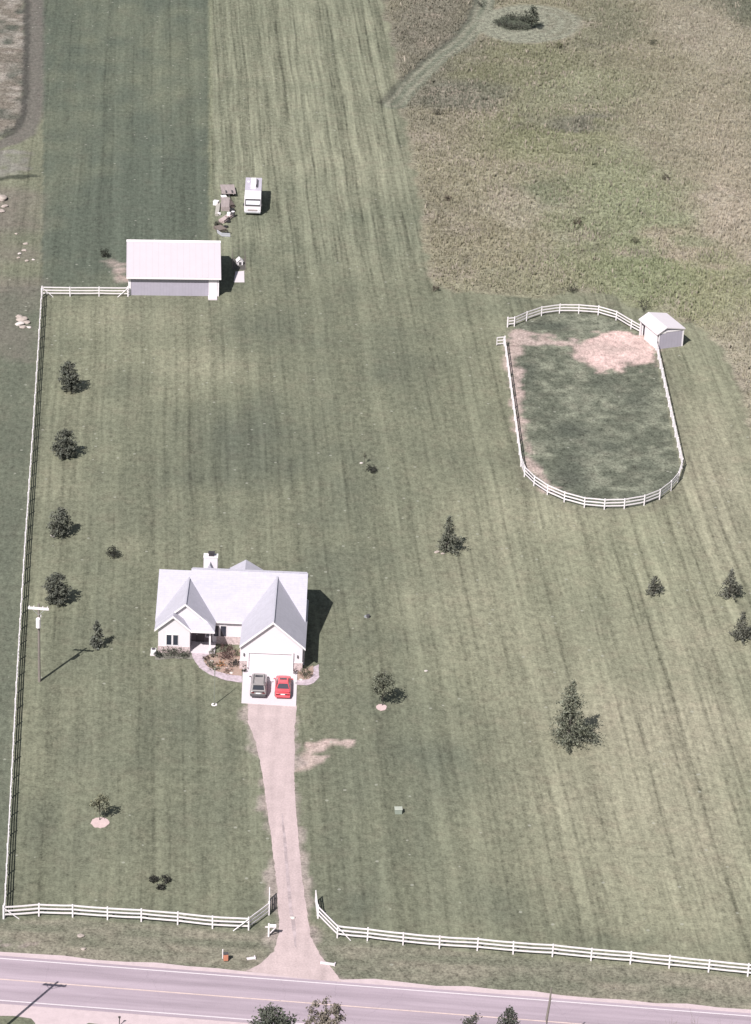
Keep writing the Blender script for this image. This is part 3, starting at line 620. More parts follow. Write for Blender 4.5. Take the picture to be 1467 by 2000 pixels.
# ------------------------------------------------------------------ fences
def fence(label, posts, h=1.5, rails=(1.36, .92, .48), cap=True, braces=(), group=None, hw=.035, hh=.075, extra=1, sag=.02, name="rail_fence", cat="fence"):
    o0 = posts[0]; R_ = thing(name, label, cat, o0, 0, group)
    loc = [(p[0] - o0[0], p[1] - o0[1]) for p in posts]
    for i, p in enumerate(loc):
        big = .085 if i in (0, len(loc) - 1) else .07
        dz = rng.uniform(-.03, .03); lean = (rng.uniform(-.02, .02), rng.uniform(-.02, .02))
        pb = MB(); hh_ = h + dz + (.08 if i in (0, len(loc) - 1) else 0)
        pb.prism([(-big, -big), (big, -big), (big, big), (-big, big)], lambda u, w, q: (p[0] + u + lean[0] * q, p[1] + w + lean[1] * q, q), -.1, hh_)
        pb.build("post", M_white, R_)
    for z in rails:
        pts = []
        for i in range(len(loc) - 1):
            a, b = loc[i], loc[i + 1]; n = 4
            for k in range(n):
                f = k / n
                pts.append((a[0] + (b[0] - a[0]) * f, a[1] + (b[1] - a[1]) * f, z + (rng.uniform(-.03, .03) if k == 0 else -sag * 4 * f * (1 - f) + rng.uniform(-.008, .008))))
        pts.append((loc[-1][0], loc[-1][1], z))
        MB().rail(pts, hw, hh).build("rail", M_white, R_)
    for (i, j, f) in braces:
        a, b = loc[i], loc[j]; q = (a[0] + (b[0] - a[0]) * f, a[1] + (b[1] - a[1]) * f)
        MB().tube([(a[0], a[1] - .1, h - .15), (q[0], q[1] - .25, .0)], .055, 4).build("brace", M_white, R_)
    return R_
def along(pts, n):
    P = [np.array(p) for p in pts]; L_ = [0]
    for a, b in zip(P[:-1], P[1:]): L_.append(L_[-1] + np.linalg.norm(b - a))
    out = []
    for k in range(n + 1):
        s = L_[-1] * k / n; i = min(max(np.searchsorted(L_, s) - 1, 0), len(P) - 2)
        f = (s - L_[i]) / (L_[i + 1] - L_[i]); q = P[i] + (P[i + 1] - P[i]) * f; out.append((float(q[0]), float(q[1])))
    return out
GRP = None
fence("white three rail fence along the road left of the driveway", GS([(7, 1794.5), (76, 1789.5), (142, 1791.5), (210, 1796.4), (276, 1800), (347, 1806), (415, 1813.6), (485.5, 1816.6), (525, 1787)]), braces=((0, 1, .45), (7, 6, .42)))
fence("white three rail fence along the road right of the driveway", GS([(621, 1793.5), (658.6, 1831.7), (717.4, 1837.4), (787, 1845.8), (858, 1852.7), (932, 1856.7), (1002, 1863.6), (1078.6, 1868.7), (1154, 1876.3), (1230.7, 1883), (1306.7, 1891), (1383.4, 1898.8), (1460, 1907), (1537, 1915), (1613, 1922)]), braces=((1, 2, .45),))
lf = along(GS([(9, 1791), (34, 1322), (49, 1077), (66, 832), (81.5, 583)]), 43)
fence("long white rail fence running down the left side of the lawn", lf, sag=.03)
fence("short white rail fence from the lawn corner to the barn", GS([(82, 578), (137, 578.8), (193.5, 578.8), (250, 579.3)]), braces=((0, 1, .4), (3, 2, .35)))
pl = [G(985, 676)] + along(GS([(985, 676), (1017, 911)]), 11)[1:] + GS([(1024, 931), (1042.5, 949), (1068.8, 966.5), (1101.7, 980.8), (1141, 991.4), (1180, 995), (1219, 994), (1257.7, 987.4), (1287.8, 975.7), (1310, 958.8), (1324, 942), (1332, 915)]) + along(GS([(1332, 915), (1281, 684)]), 12)[1:]
fence("white rail fence round the front and both sides of the oval paddock", pl, h=1.5, sag=.0)
fence("curved white rail fence closing the back of the oval paddock", GS([(991, 639), (1004.4, 637.5), (1028, 627), (1057.3, 617), (1092.5, 612), (1130, 612.5), (1168, 615.5), (1203, 625.5), (1232, 643), (1254, 655)]), h=1.5, sag=.0)
def gate(label, a, b, rot_jit=0):
    d = math.atan2(b[1] - a[1], b[0] - a[0]); l = math.hypot(b[0] - a[0], b[1] - a[1])
    R_ = thing("farm_gate", label, "gate", a, d, "gates at the driveway entrance")
    MB().box(0, .12, -.05, .05, .1, 1.5).box(l - .12, l, -.05, .05, .1, 1.5).build("upright", M_white, R_)
    for z in (.25, .65, 1.05, 1.42): MB().box(.12, l - .12, -.035, .035, z - .08, z + .08).build("rail", M_white, R_)
    MB().prism([(.14, .3), (.3, .3), (l - .14, 1.36), (l - .3, 1.36)], lambda u, w, q: (u, q, w), -.06, -.04).build("brace", M_white, R_)
gate("white gate swung open on the left side of the driveway", G(525.6, 1785), G(526, 1757)); gate("white gate swung open on the right side of the driveway", G(619.5, 1791), G(616, 1763))
# paddock gate standing open outside the paddock corner
a = G(985, 674); 
R_ = thing("paddock_gate", "low white gate standing open outside the paddock's left corner", "gate", a, math.radians(200))
MB().box(.1, .2, -.04, .04, .1, 1.3).box(1.1, 1.2, -.04, .04, .1, 1.3).build("upright", M_white, R_)
for z in (.3, .8, 1.25): MB().box(.2, 1.1, -.03, .03, z - .07, z + .07).build("rail", M_white, R_)

# ------------------------------------------------------------------ vehicles
def loft(sections, name, mt, par, smooth=True, cap=True):
    """sections: list of rings of equal length"""
    mb = MB(); k = len(sections[0])
    for s in sections: mb.v += [tuple(p) for p in s]
    for i in range(len(sections) - 1):
        for j in range(k):
            q = (j + 1) % k; mb.f.append([i * k + j, i * k + q, (i + 1) * k + q, (i + 1) * k + j])
    if cap: mb.f.append(list(range(k))[::-1]); mb.f.append([(len(sections) - 1) * k + j for j in range(k)])
    o = mb.build(name, mt, par, smooth=False)
    if smooth:
        md = o.modifiers.new("sub", 'SUBSURF'); md.levels = 2; md.render_levels = 2
        o.data.polygons.foreach_set('use_smooth', [True] * len(o.data.polygons))
    return o
def ring(y, w, zb, zt, tuck=.08, tumble=.1):
    """car body section at y, half width w"""
    zm = zb + (zt - zb) * .5
    return [(-w + tuck, y, zb), (-w, y, zb + .12), (-w, y, zm), (-w + tumble * .5, y, zt - .06), (-w + tumble + .1, y, zt), (0, y, zt + .02),
            (w - tumble - .1, y, zt), (w - tumble * .5, y, zt - .06), (w, y, zm), (w, y, zb + .12), (w - tuck, y, zb), (0, y, zb)]
def wheel(R_, x, y, r, side):
    w_ = .11
    t_ = MB().tube([(x - w_, y, r), (x - w_ * .7, y, r), (x + w_ * .7, y, r), (x + w_, y, r)], [r * .86, r, r, r * .86], 16)
    o = t_.build("wheel", M_tyre, R_, smooth=False)
    MB().tube([(x + side * (w_ * .9), y, r), (x + side * (w_ * 1.12), y, r)], [r * .62, r * .55], 10).build("rim", M_rim, o)
def car(label, cat, p, ang, paint, L_, W_, suv):
    R_ = thing("suv" if suv else "sedan", label, cat, p, ang)
    w = W_ / 2
    if suv:   # y runs from the tail (0) to the nose (L_)
        loft([ring(.05, w * .9, .42, .82), ring(.12, w * .97, .38, 1.02), ring(.5, w, .32, 1.06), ring(1.4, w, .3, 1.04), ring(2.6, w, .3, 1.03), ring(3.4, w, .3, 1.0), ring(4.0, w * .98, .32, .95), ring(L_ - .2, w * .93, .36, .84), ring(L_ - .05, w * .84, .42, .7)], "body", paint, R_)
        # cabin
        g = [(-w + .1, 1.0), (-w + .26, 1.6), (w - .26, 1.6), (w - .1, 1.0)]
        def cab(y0b, y0t, y1b, y1t, zb, zt):
            mb = MB(); wb, wt = w - .1, w - .24
            V = [(-wb, y0b, zb), (wb, y0b, zb), (wb, y1b, zb), (-wb, y1b, zb), (-wt, y0t, zt), (wt, y0t, zt), (wt, y1t, zt), (-wt, y1t, zt)]
            mb.v = V; mb.f = [[4, 5, 6, 7], [0, 1, 5, 4], [1, 2, 6, 5], [2, 3, 7, 6], [3, 0, 4, 7]]; return mb
        cab(.16, .42, 3.35, 2.75, 1.0, 1.66).build("cabin", M_silver, R_, bevel=.05)
        MB().poly([(-w + .25, .2, 1.1), (w - .25, .2, 1.1), (w - .34, .385, 1.58), (-w + .34, .385, 1.58)]).poly([(-w + .25, .19, 1.1), (w - .25, .19, 1.1), (w - .34, .375, 1.58), (-w + .34, .375, 1.58)]).build("rear_window", M_cglass, R_)
        MB().poly([(-w + .2, 3.3, 1.08), (w - .2, 3.3, 1.08), (w - .32, 2.84, 1.6), (-w + .32, 2.84, 1.6)]).poly([(-w + .2, 3.31, 1.08), (w - .2, 3.31, 1.08), (w - .32, 2.85, 1.6), (-w + .32, 2.85, 1.6)]).build("windscreen", M_cglass, R_)
        for s in (-1, 1):
            for a, b in ((.5, 1.35), (1.45, 2.3), (2.4, 3.0)):
                mb = MB(); q = lambda y, z: (s * (w - .1 - (z - 1.0) * .212 + .012), y, z)
                mb.poly([q(a, 1.1), q(b, 1.1), q(b - (.25 if b > 2.9 else 0), 1.56), q(a, 1.56)]); mb.build("side_window", M_cglass, R_)
            MB().rail([(s * (w - .34), .6, 1.74), (s * (w - .34), 1.6, 1.75), (s * (w - .34), 2.6, 1.74)], .02, .03).build("roof_rail", M_clad, R_)
        MB().box(-.42, .42, 2.1, 2.5, 1.655, 1.685).build("sunroof", M_cglass, R_)
        MB().box(-w + .28, w - .28, .3, .52, 1.64, 1.7).build("spoiler", M_silver, R_, bevel=.02)
        MB().box(-w + .06, w - .06, -.1, .2, .36, .62).build("rear_bumper", M_clad, R_, bevel=.06)
        MB().box(-w + .25, w - .25, .03, .1, .86, 1.0).build("tailgate_band", M_clad, R_, bevel=.02)  # dark band across the tailgate
        MB().box(-.26, .26, .015, .06, .68, .82).build("licence_plate", M_plate, R_)
        MB().box(-w - .012, -w + .03, .3, 4.1, .34, .56).build("side_cladding", M_clad, R_); MB().box(w - .03, w + .012, .3, 4.1, .34, .56).build("side_cladding", M_clad, R_)
        tl = .80; mz = 1.08; my = 3.0; wh = .36; wy = (.85, L_ - .85)
    else:
        loft([ring(.04, w * .88, .38, .72), ring(.12, w * .95, .32, .88), ring(.5, w * .99, .26, .93), ring(1.1, w, .24, .93), ring(1.9, w, .22, .9), ring(3.0, w, .22, .89), ring(3.5, w, .24, .86), ring(4.2, w * .97, .26, .76), ring(L_ - .15, w * .9, .3, .64), ring(L_ - .02, w * .78, .34, .52)], "body", paint, R_)
        mb = MB(); wb, wt = w - .12, w - .33
        V = [(-wb, .78, .88), (wb, .78, .88), (wb, 3.5, .84), (-wb, 3.5, .84), (-wt, 1.5, 1.36), (wt, 1.5, 1.36), (wt, 2.65, 1.37), (-wt, 2.65, 1.37)]
        mb.v = V; mb.f = [[4, 5, 6, 7], [0, 1, 5, 4], [1, 2, 6, 5], [2, 3, 7, 6], [3, 0, 4, 7]]
        mb.build("cabin", paint, R_, bevel=.07)
        def slope(y, s=0): return .88 + (y - .78) / .72 * .48 + .012
        MB().poly([(-w + .22, .88, slope(.88)), (w - .22, .88, slope(.88)), (w - .4, 1.42, slope(1.42)), (-w + .4, 1.42, slope(1.42))]).build("rear_window", mat("blue_grey_car_glass", (.06, .06, .075), .1, 2, .05, spec=.7), R_)
        fz = lambda y: .84 + (3.5 - y) / .85 * .53 + .012
        MB().poly([(-w + .22, 3.4, fz(3.4)), (w - .22, 3.4, fz(3.4)), (w - .4, 2.74, fz(2.74)), (-w + .4, 2.74, fz(2.74))]).build("windscreen", M_cglass, R_)
        for s in (-1, 1):
            for a, b in ((1.3, 2.02), (2.1, 2.9)):
                q = lambda y, z: (s * (w - .12 - (z - .86) * .42 + .014), y, z)
                MB().poly([q(a - .1 if a < 1.5 else a, .94), q(b + (.2 if b > 2.5 else 0), .94), q(b - (.2 if b > 2.5 else 0), 1.28), q(a + (.2 if a < 1.5 else 0), 1.28)]).build("side_window", M_cglass, R_)
        MB().box(-.38, .38, 2.2, 2.55, 1.365, 1.392).build("sunroof", M_cglass, R_)
        MB().box(-w + .16, w - .16, .1, .26, .985, 1.025).box(-w + .25, -w + .32, .14, .24, .9, .985).box(w - .32, w - .25, .14, .24, .9, .985).build("spoiler", paint, R_, bevel=.015)
        MB().box(-w + .07, w - .07, -.08, .2, .34, .6).build("rear_bumper", paint, R_, bevel=.07)
        MB().box(-.45, .45, .02, .09, .64, .8).build("plate_recess", M_clad, R_); MB().box(-.24, .24, .0, .05, .66, .78).build("licence_plate", M_plate, R_)
        tl = .7; mz = .92; my = 3.0; wh = .32; wy = (.9, L_ - .9)
    for s in (-1, 1):
        MB().box(s * (w - .3) - .17, s * (w - .3) + .13 if s > 0 else s * (w - .3) + .17, .0, .14, tl - .05, tl + .04).build("tail_light", M_lamp, R_, bevel=.02)
        MB().box(s * (w + .02) - (.0 if s > 0 else .18), s * (w + .02) + (.18 if s > 0 else 0), my, my + .12, mz, mz + .14).build("wing_mirror", M_clad if suv else paint, R_, bevel=.03)
        for y in wy: wheel(R_, s * (w - .1), y, wh, s)
    return R_
car("pewter grey suv with dark cladding parked on the left of the concrete apron", "car", G(504, 1366), math.radians(1.0), M_silver, 4.65, 1.82, True)
car("red sedan with a sunroof parked on the right of the concrete apron", "car", G(552, 1367.5), math.radians(1.5), M_red, 4.6, 1.80, False)

# motorhome ------------------------------------------------------------
def motorhome():
    p = G(493, 421); R_ = thing("motorhome", "white motorhome parked on the back field beyond the barn", "motorhome", p, math.radians(92.0 - 90))
    M_mh = mat("motorhome_white", (.70, .66, .70), .45, 1.2, .05); M_mr = mat("motorhome_roof", (.44, .41, .47), .6, 1.5, .12)
    w = 1.28; Lm = 8.7
    prof = [(0.0, .55), (-.02, 1.0), (.05, 1.5), (.35, 2.6), (.75, 3.0), (Lm - .3, 3.05), (Lm, 2.8), (Lm, .55)]
    MB().prism(prof, lambda u, z, q: (q, u, z), -w, w).build("body", M_mh, R_, bevel=.1)
    MB().box(-w + .02, w - .02, 2.9, Lm - .35, 3.052, 3.09).build("roof", M_mr, R_)
    MB().box(-.38, .38, 3.3, Lm - .6, 3.092, 3.2).build("roof_walkway", M_trim, R_, bevel=.03)
    ac = MB().box(-.4, .4, 4.2, 5.2, 3.2, 3.42).build("air_conditioner", M_trim, R_, bevel=.06)
    MB().box(.5, .68, 4.0, 7.2, 3.09, 3.3).build("roof_ladder", M_clad, R_); MB().box(-.95, -.6, 6.2, 6.7, 3.09, 3.2).build("roof_vent", M_trim, R_, bevel=.03)
    fz = lambda z: .05 + (z - 1.5) / 1.1 * .3 - .03
    fr = MB().poly([(-w + .1, fz(1.5), 1.5), (w - .1, fz(1.5), 1.5), (w - .1, fz(2.62), 2.62), (-w + .1, fz(2.62), 2.62)]).build("windscreen_frame", M_clad, R_)
    MB().poly([(-w + .26, fz(1.78) - .02, 1.78), (w - .2, fz(1.78) - .02, 1.78), (w - .2, fz(2.34) - .02, 2.34), (-w + .26, fz(2.34) - .02, 2.34)]).build("windscreen", mat("painted_sky_glass", (.72, .72, .78), .15, 1, .03, spec=.8), fr)  # sky reflection is painted in as the pale glass colour
    MB().box(-.75, .75, -.06, -.03, .78, 1.02).build("grille", M_greywood, R_); MB().box(-w + .05, w - .05, -.16, .1, .42, .62).build("bumper", M_galv, R_, bevel=.04)
    for s in (-1, 1):
        MB().tube([(s * .95, -.07, .95), (s * .95, -.02, .95)], .12, 10).build("headlight", M_plate, R_)
        MB().box(s * w - .012, s * w + .012, 1.2, Lm - .5, 1.15, 1.35).build("side_stripe", M_greywood, R_)
        for a, b in ((1.6, 2.6), (3.4, 4.6), (5.6, 6.6)): MB().box(s * w - .01, s * w + .015, a, b, 1.7, 2.35).build("side_window", M_cglass, R_)
        for y in (1.1, 5.9): wheel(R_, s * (w - .16), y, .42, s)
        MB().box(s * (w + .1) - .08, s * (w + .1) + .08, .1, .22, 1.5, 1.9).build("wing_mirror", M_clad, R_)
motorhome()

# ------------------------------------------------------------------ poles, mailbox and other small things
def utility_pole(label, base, hgt, mtl, arm_mat, dark=False, armrot=0.0, arm=1.55):
    R_ = thing("utility_pole", label, "utility pole", base, armrot)
    MB().tube([(0, 0, -.3), (0, 0, hgt * .5), (.0, 0, hgt)], [.16, .14, .11], 10).build("pole", mtl, R_)
    za = hgt - .5
    MB().box(-arm, arm, -.2, -.1, za - .14, za + .14).build("crossarm", arm_mat, R_)
    MB().tube([(-.7, -.16, za - .1), (0, -.13, za - .85), (.7, -.16, za - .1)], .03, 5).build("arm_brace", M_galv, R_)
    for x in (-arm + .15, -.5, .5, arm - .15): MB().tube([(x, -.15, za + .12), (x, -.15, za + .2), (x, -.15, za + .32)], [.03, .06, .03], 6).build("insulator", M_trim if not dark else M_clad, R_)
    if not dark:
        MB().tube([(0, -.36, za - 2.35), (0, -.36, za - 2.25), (0, -.36, za - 1.2), (0, -.36, za - 1.1)], [.2, .26, .26, .2], 12).build("transformer", M_trim, R_)
        MB().tube([(.3, -.3, za - 1.0), (.3, -.3, za - .7)], .05, 6).build("cutout", M_trim, R_)
    return R_
utility_pole("tall grey utility pole with white transformer and pale crossarm beside the left fence", G(77, 1331), 9.85, M_polewood, M_trim, armrot=math.radians(-3), arm=1.15)
sp = G(113, 1918)
hp = 11.8; sl = hp / math.tan(SUN_EL)
up = (sp[0] - math.cos(SUN_DIR) * sl, sp[1] - math.sin(SUN_DIR) * sl)
utility_pole("dark roadside utility pole whose shadow crosses the road", up, hp, M_dark, M_dark, dark=True, armrot=math.radians(-4), arm=1.1)
# flagpole
R_ = thing("flagpole", "slim grey flagpole set in white stones on the front lawn", "flagpole", G(418.5, 1377))
MB().tube([(0, 0, 0), (0, 0, 4.6)], [.06, .04], 8).build("pole", mat("flagpole_grey", (.20, .21, .175), .5, 4, .1), R_); MB().blob((0, 0, 4.64), .06, 1, 1, 0).build("finial", M_galv, R_)
mb = MB()
for i in range(9):
    a = i * .7; mb.blob((.24 * math.cos(a), .24 * math.sin(a), .05), (.12, .1, .08), i, 1, .2)
mb.build("stone_ring", M_white, R_)
# mailbox
R_ = thing("mailbox", "white mailbox on a braced white post beside the driveway mouth", "mailbox", G(524.5, 1829), math.radians(0))
MB().box(-.08, .08, -.08, .08, 0, 1.5).build("post", M_white, R_); MB().box(.08, .72, -.05, .05, 1.05, 1.15).box(-.35, -.08, -.05, .05, 1.05, 1.15).build("arm", M_white, R_)
MB().prism([(.1, .4), (.2, .4), (.68, 1.06), (.58, 1.06)], lambda u, w, q: (u, q, w), -.045, .045).build("brace", M_white, R_)
MB().prism([(-.14, 1.16), (.14, 1.16), (.14, 1.32), (.1, 1.4), (0, 1.44), (-.1, 1.4), (-.14, 1.32)], lambda u, w, q: (q, u, w), .12, .72).build("box", M_trim, R_)
# roadside marker and box
MB_ = thing("marker_post", "thin white marker post standing next to the orange box on the verge", "marker post", G(435, 1872))
MB().tube([(0, 0, 0), (0, 0, 1.0)], .06, 8).build("post", M_white, MB_); MB().tube([(0, 0, 1.0), (0, 0, 1.08)], [.062, .03], 8).build("cap", M_trim, MB_)
R_ = thing("utility_box", "small faded orange box on a short post on the road verge", "utility box", G(441, 1877), .2)
MB().box(-.22, .22, -.16, .16, .1, .85).build("case", mat("faded_orange", (.48, .20, .13), .7, 3, .15), R_, bevel=.03); MB().box(-.25, .25, -.19, .19, .85, .92).build("lid", M_clad, R_); MB().box(-.06, .06, -.06, .06, -.1, .1).build("post", M_clad, R_)
# culvert ends
def culvert(label, a, b):
    c_ = ((a[0] + b[0]) / 2, (a[1] + b[1]) / 2); R_ = thing("culvert_pipe", label, "culvert", c_, math.atan2(b[1] - a[1], b[0] - a[0]), "culvert ends under the driveway mouth"); l = math.hypot(b[0] - a[0], b[1] - a[1]) / 2
    MB().tube([(-l, 0, .04), (l, 0, .04)], .16, 12, caps=False).tube([(-l, 0, .04), (l, 0, .04)], .12, 12, caps=False).build("pipe", M_conc, R_); MB().box(l - .0, l + .1, -.22, .22, -.1, .22).build("headwall", M_conc, R_)
culvert("pale culvert end in the grass left of the driveway mouth", G(482, 1874), G(497, 1872)); culvert("pale culvert end in the grass right of the driveway mouth", G(626, 1881), G(653, 1885))
# rocks
def rock(label, px, py, r, seed, group=None, flat_=.6):
    c_ = G(px, py); o = MB().blob((0, 0, r * .25), (r, r * .85, r * .7), seed, 3, .2, flat_).build("rock", M_rock if seed % 3 else mat("whitish_rock", (.52, .47, .45), .9, 3, .15, bump=.5), None, smooth=True)
    o.location = (c_[0], c_[1], 0); tag(o, label, "rock", group)
rock("single white rock lying in the middle of the gravel driveway", 572, 1793, .28, 3)
for i, (x, y, r) in enumerate(((44, 626, .75), (38, 634, .6), (53, 631, .5), (45, 640, .5), (57, 640, .34), (38, 620, .5))):
    rock(["largest pale rock in the pile outside the fence corner", "pale rock on the left of the pile outside the fence corner", "pale rock on the right of the pile outside the fence corner", "pale rock at the front of the pile outside the fence corner", "small white rock just right of the pile outside the fence corner", "pale rock at the back left of the pile outside the fence corner"][i], x, y, r, 10 + i * 2, "rock pile outside the fence corner")
for i, (x, y, r) in enumerate(((50, 477, .38), (47, 490, .4), (38, 496, .28), (36, 504, .26), (52, 510, .3), (65, 508, .24), (32, 457, .24))):
    rock(["white rock farthest back in the scatter west of the barn field", "white rock second from the back of the scatter west of the barn field", "small rock on the upper left of the scatter west of the barn field", "small rock on the lower left of the scatter west of the barn field", "rock at the front of the scatter west of the barn field", "rock at the right of the scatter west of the barn field", "lone little rock behind the scatter west of the barn field"][i], x, y, r, 31 + i, "scattered rocks west of the barn field")
for i, (x, y, r) in enumerate(((3, 390, 1.0), (9, 404, .5), (2, 414, .6))):
    rock(["big pinkish boulder at the left picture edge", "small pinkish boulder right of the big one at the left edge", "pinkish boulder in front of the big one at the left edge"][i], x, y, r, 50 + i * 2 + (i == 2), "boulders at the left edge")
rock("white stone at the foot of the dark spruce in mid lawn", 853, 1079, .32, 61); rock("smaller white stone right of the one at the foot of the mid lawn spruce", 864, 1082, .24, 62)
rock("white stone by the tiny sapling in the middle of the lawn", 706, 905, .22, 63); rock("white rock at the foot of the third tree from the barn along the left fence", 104, 1048, .34, 66)
rock("pale stone slab lying on the verge at far left", 157, 1829, .34, 71); rock("small pale stone on the verge near the road at left", 163, 1854, .25, 73)
rock("small white stone on the lawn right of the driveway", 832, 1311, .2, 75)
# lawn utility box and septic cover
R_ = thing("utility_cabinet", "small grey green utility cabinet alone on the front right lawn", "utility box", G(778, 1588), .1)
MB().box(-.38, .38, -.3, .3, 0, .55).build("case", mat("grey_green_cabinet", (.24, .27, .23), .6, 3, .1), R_, bevel=.04); MB().box(-.42, .42, -.34, .34, .55, .62).build("lid", mat("pale_cabinet_lid", (.36, .38, .33), .6, 3, .1), R_, bevel=.03)
R_ = thing("well_cap", "short dark well cap with grey collar right of the house", "well cap", G(719, 1206))
MB().tube([(0, 0, 0), (0, 0, .35)], .22, 12).build("casing", M_clad, R_); MB().tube([(-.18, .1, 0), (-.18, .1, .1)], .3, 12).build("collar", M_galv, R_)
# air conditioner by the house
R_ = thing("air_conditioner", "white outdoor air conditioner at the left end of the house", "air conditioner", G(300, 1278), math.radians(-1))
MB().box(-.3, .3, -.3, .3, .05, .7).build("case", M_trim, R_, bevel=.04); MB().tube([(0, 0, .7), (0, 0, .73)], .24, 14).build("fan_grille", M_clad, R_); MB().box(-.36, .36, -.36, .36, -.02, .05).build("pad", M_conc, R_)

# things by the barn ---------------------------------------------------------
def wagon():
    R_ = thing("flatbed_trailer", "grey wooden flatbed trailer parked between the barn and the motorhome", "trailer", G(447, 386), math.radians(8))
    MB().box(-1.1, 1.1, 0, 3.9, .62, .72).build("deck", M_greywood, R_)
    for x in (-.75, .75): MB().box(x - .05, x + .05, 0, 3.9, .5, .617).build("frame_beam", M_galv, R_)
    MB().box(-.05, .05, -1.2, 0, .48, .58).build("drawbar", M_clad, R_)
    for x in (-1.0, 1.0):
        for y in (1.0, 2.9): wheel(R_, x * .95, y, .3, 1 if x > 0 else -1)
    MB().box(-.5, -.3, .05, .9, .722, .9).box(.45, .65, .1, 1.0, .722, .9).build("load_block", M_clad, R_)
wagon()
def board_stack(label, px, py, w, l, h, ang, mt, name="board_stack"):
    R_ = thing(name, label, "board stack", G(px, py), ang)
    n = 4
    for i in range(n):
        z = h * i / n; dx = rng.uniform(-.08, .08); dy = rng.uniform(-.1, .1)
        MB().box(-w / 2 + dx, w / 2 + dx, dy, l + dy, z + .02, z + h / n - .01).build("board", mt, R_)
board_stack("grey stack of weathered plywood sheets in the junk beside the barn", 440, 412, 1.3, 4.0, .7, math.radians(2), M_greywood)
board_stack("pale narrow stack of boards left of the plywood in the junk", 424, 422, .55, 5.0, .35, math.radians(1), mat("pale_boards", (.36, .34, .31), .9, 3, .2))
board_stack("pinkish heap of lumber at the front of the junk beside the barn", 432, 436, .9, 3.4, .5, math.radians(-24), mat("pinkish_lumber", (.42, .34, .33), .9, 2.5, .3))
def crate(label, px, py, s, mt, z=0.):
    R_ = thing("storage_box", label, "box", G(px, py) + (z,), rng.uniform(-.3, .3))
    MB().box(-s / 2, s / 2, -s / 2, s / 2, 0, s * .8).build("case", mt, R_, bevel=.03); MB().box(-s / 2 - .03, s / 2 + .03, -s / 2 - .03, s / 2 + .03, s * .8, s * .88).build("lid", M_trim, R_)
crate("white box standing at the left end of the junk by the barn", 422, 400, .75, M_trim); crate("small white box in front of the plywood stack in the junk", 428, 420, .4, M_trim)
crate("low grey box between the trailer and the plywood stack", 437, 391, .8, M_greywood); board_stack("dark brown heap of timber right of the plywood stack", 452, 406, 1.1, 2.2, .55, math.radians(20), mat("dark_timber", (.10, .08, .075), .9, 3, .3)); board_stack("brown pile of scrap boards closest to the barn corner", 436, 452, 1.3, 1.8, .4, math.radians(35), mat("brown_scrap", (.17, .14, .125), .9, 3, .35))
def drum(label, px, py, top):
    R_ = thing("drum", label, "drum", G(px, py)); MB().tube([(0, 0, 0), (0, 0, .05), (0, 0, .85), (0, 0, .9)], [.28, .3, .3, .28], 14).build("barrel", M_clad if top else M_trim, R_); MB().tube([(0, 0, .9), (0, 0, .94)], .27, 14).build("lid", M_trim, R_)
drum("dark drum with a white lid on the right of the junk by the barn", 455, 424, 1); drum("white drum left of the dark drum in the junk by the barn", 447, 426, 0)
def tyre(label, px, py, z, r=.42):
    R_ = thing("old_tyre", label, "tyre", G(px, py) + (z,), 0, "tyres piled beside the barn")
    b = MB(); n = 18
    for i in range(n):
        a = 2 * math.pi * i / n
        for k in range(6):
            t_ = 2 * math.pi * k / 6; b.v.append(((r - .13 + .13 * math.cos(t_)) * math.cos(a), (r - .13 + .13 * math.cos(t_)) * math.sin(a), .12 + .12 * math.sin(t_)))
    for i in range(n):
        for k in range(6): b.f.append([i * 6 + k, ((i + 1) % n) * 6 + k, ((i + 1) % n) * 6 + (k + 1) % 6, i * 6 + (k + 1) % 6])
    b.build("tread", M_tyre, R_, smooth=True)
tyre("black tyre at the bottom of the little tyre pile by the drums", 453, 413, 0); tyre("black tyre on top of the little tyre pile by the drums", 453.5, 413, .24); tyre("black tyre lying in front of the drums in the junk", 446, 434, 0); tyre("black tyre lying nearest the barn corner in the junk", 441, 444, 0)
R_ = thing("snow_plough", "pale angled plough blade lying beside the barn's back corner", "plough blade", G(434, 462), math.radians(-18))
for a, b in ((-1.15, -.0), (.0, 1.2)):
    s = .8 if a < -.5 else -.25
    MB().prism([(0, .05), (.12, .35), (.28, .7), (.34, .7), (.18, .33), (.07, .05)], lambda u, w, q: (q, -u + q * (-.85 if q < 0 else .35), w), a, b).build("blade", mat("pale_blade", (.6, .6, .68), .5, 3, .1), R_)
MB().box(-.05, .05, 0, .8, .2, .32).build("drawbar", M_clad, R_)
def weed(label, px, py, seed): return (label, px, py, seed)
WEEDS = [weed("dark weedy clump at the left of the junk beside the barn", 427, 440, 201), weed("dark weedy clump between the drums and the lumber heap", 443, 430, 202), weed("dark weedy clump beside the plough blade", 442, 458, 203), weed("dark weedy clump right of the plywood stack", 449, 398, 204)]
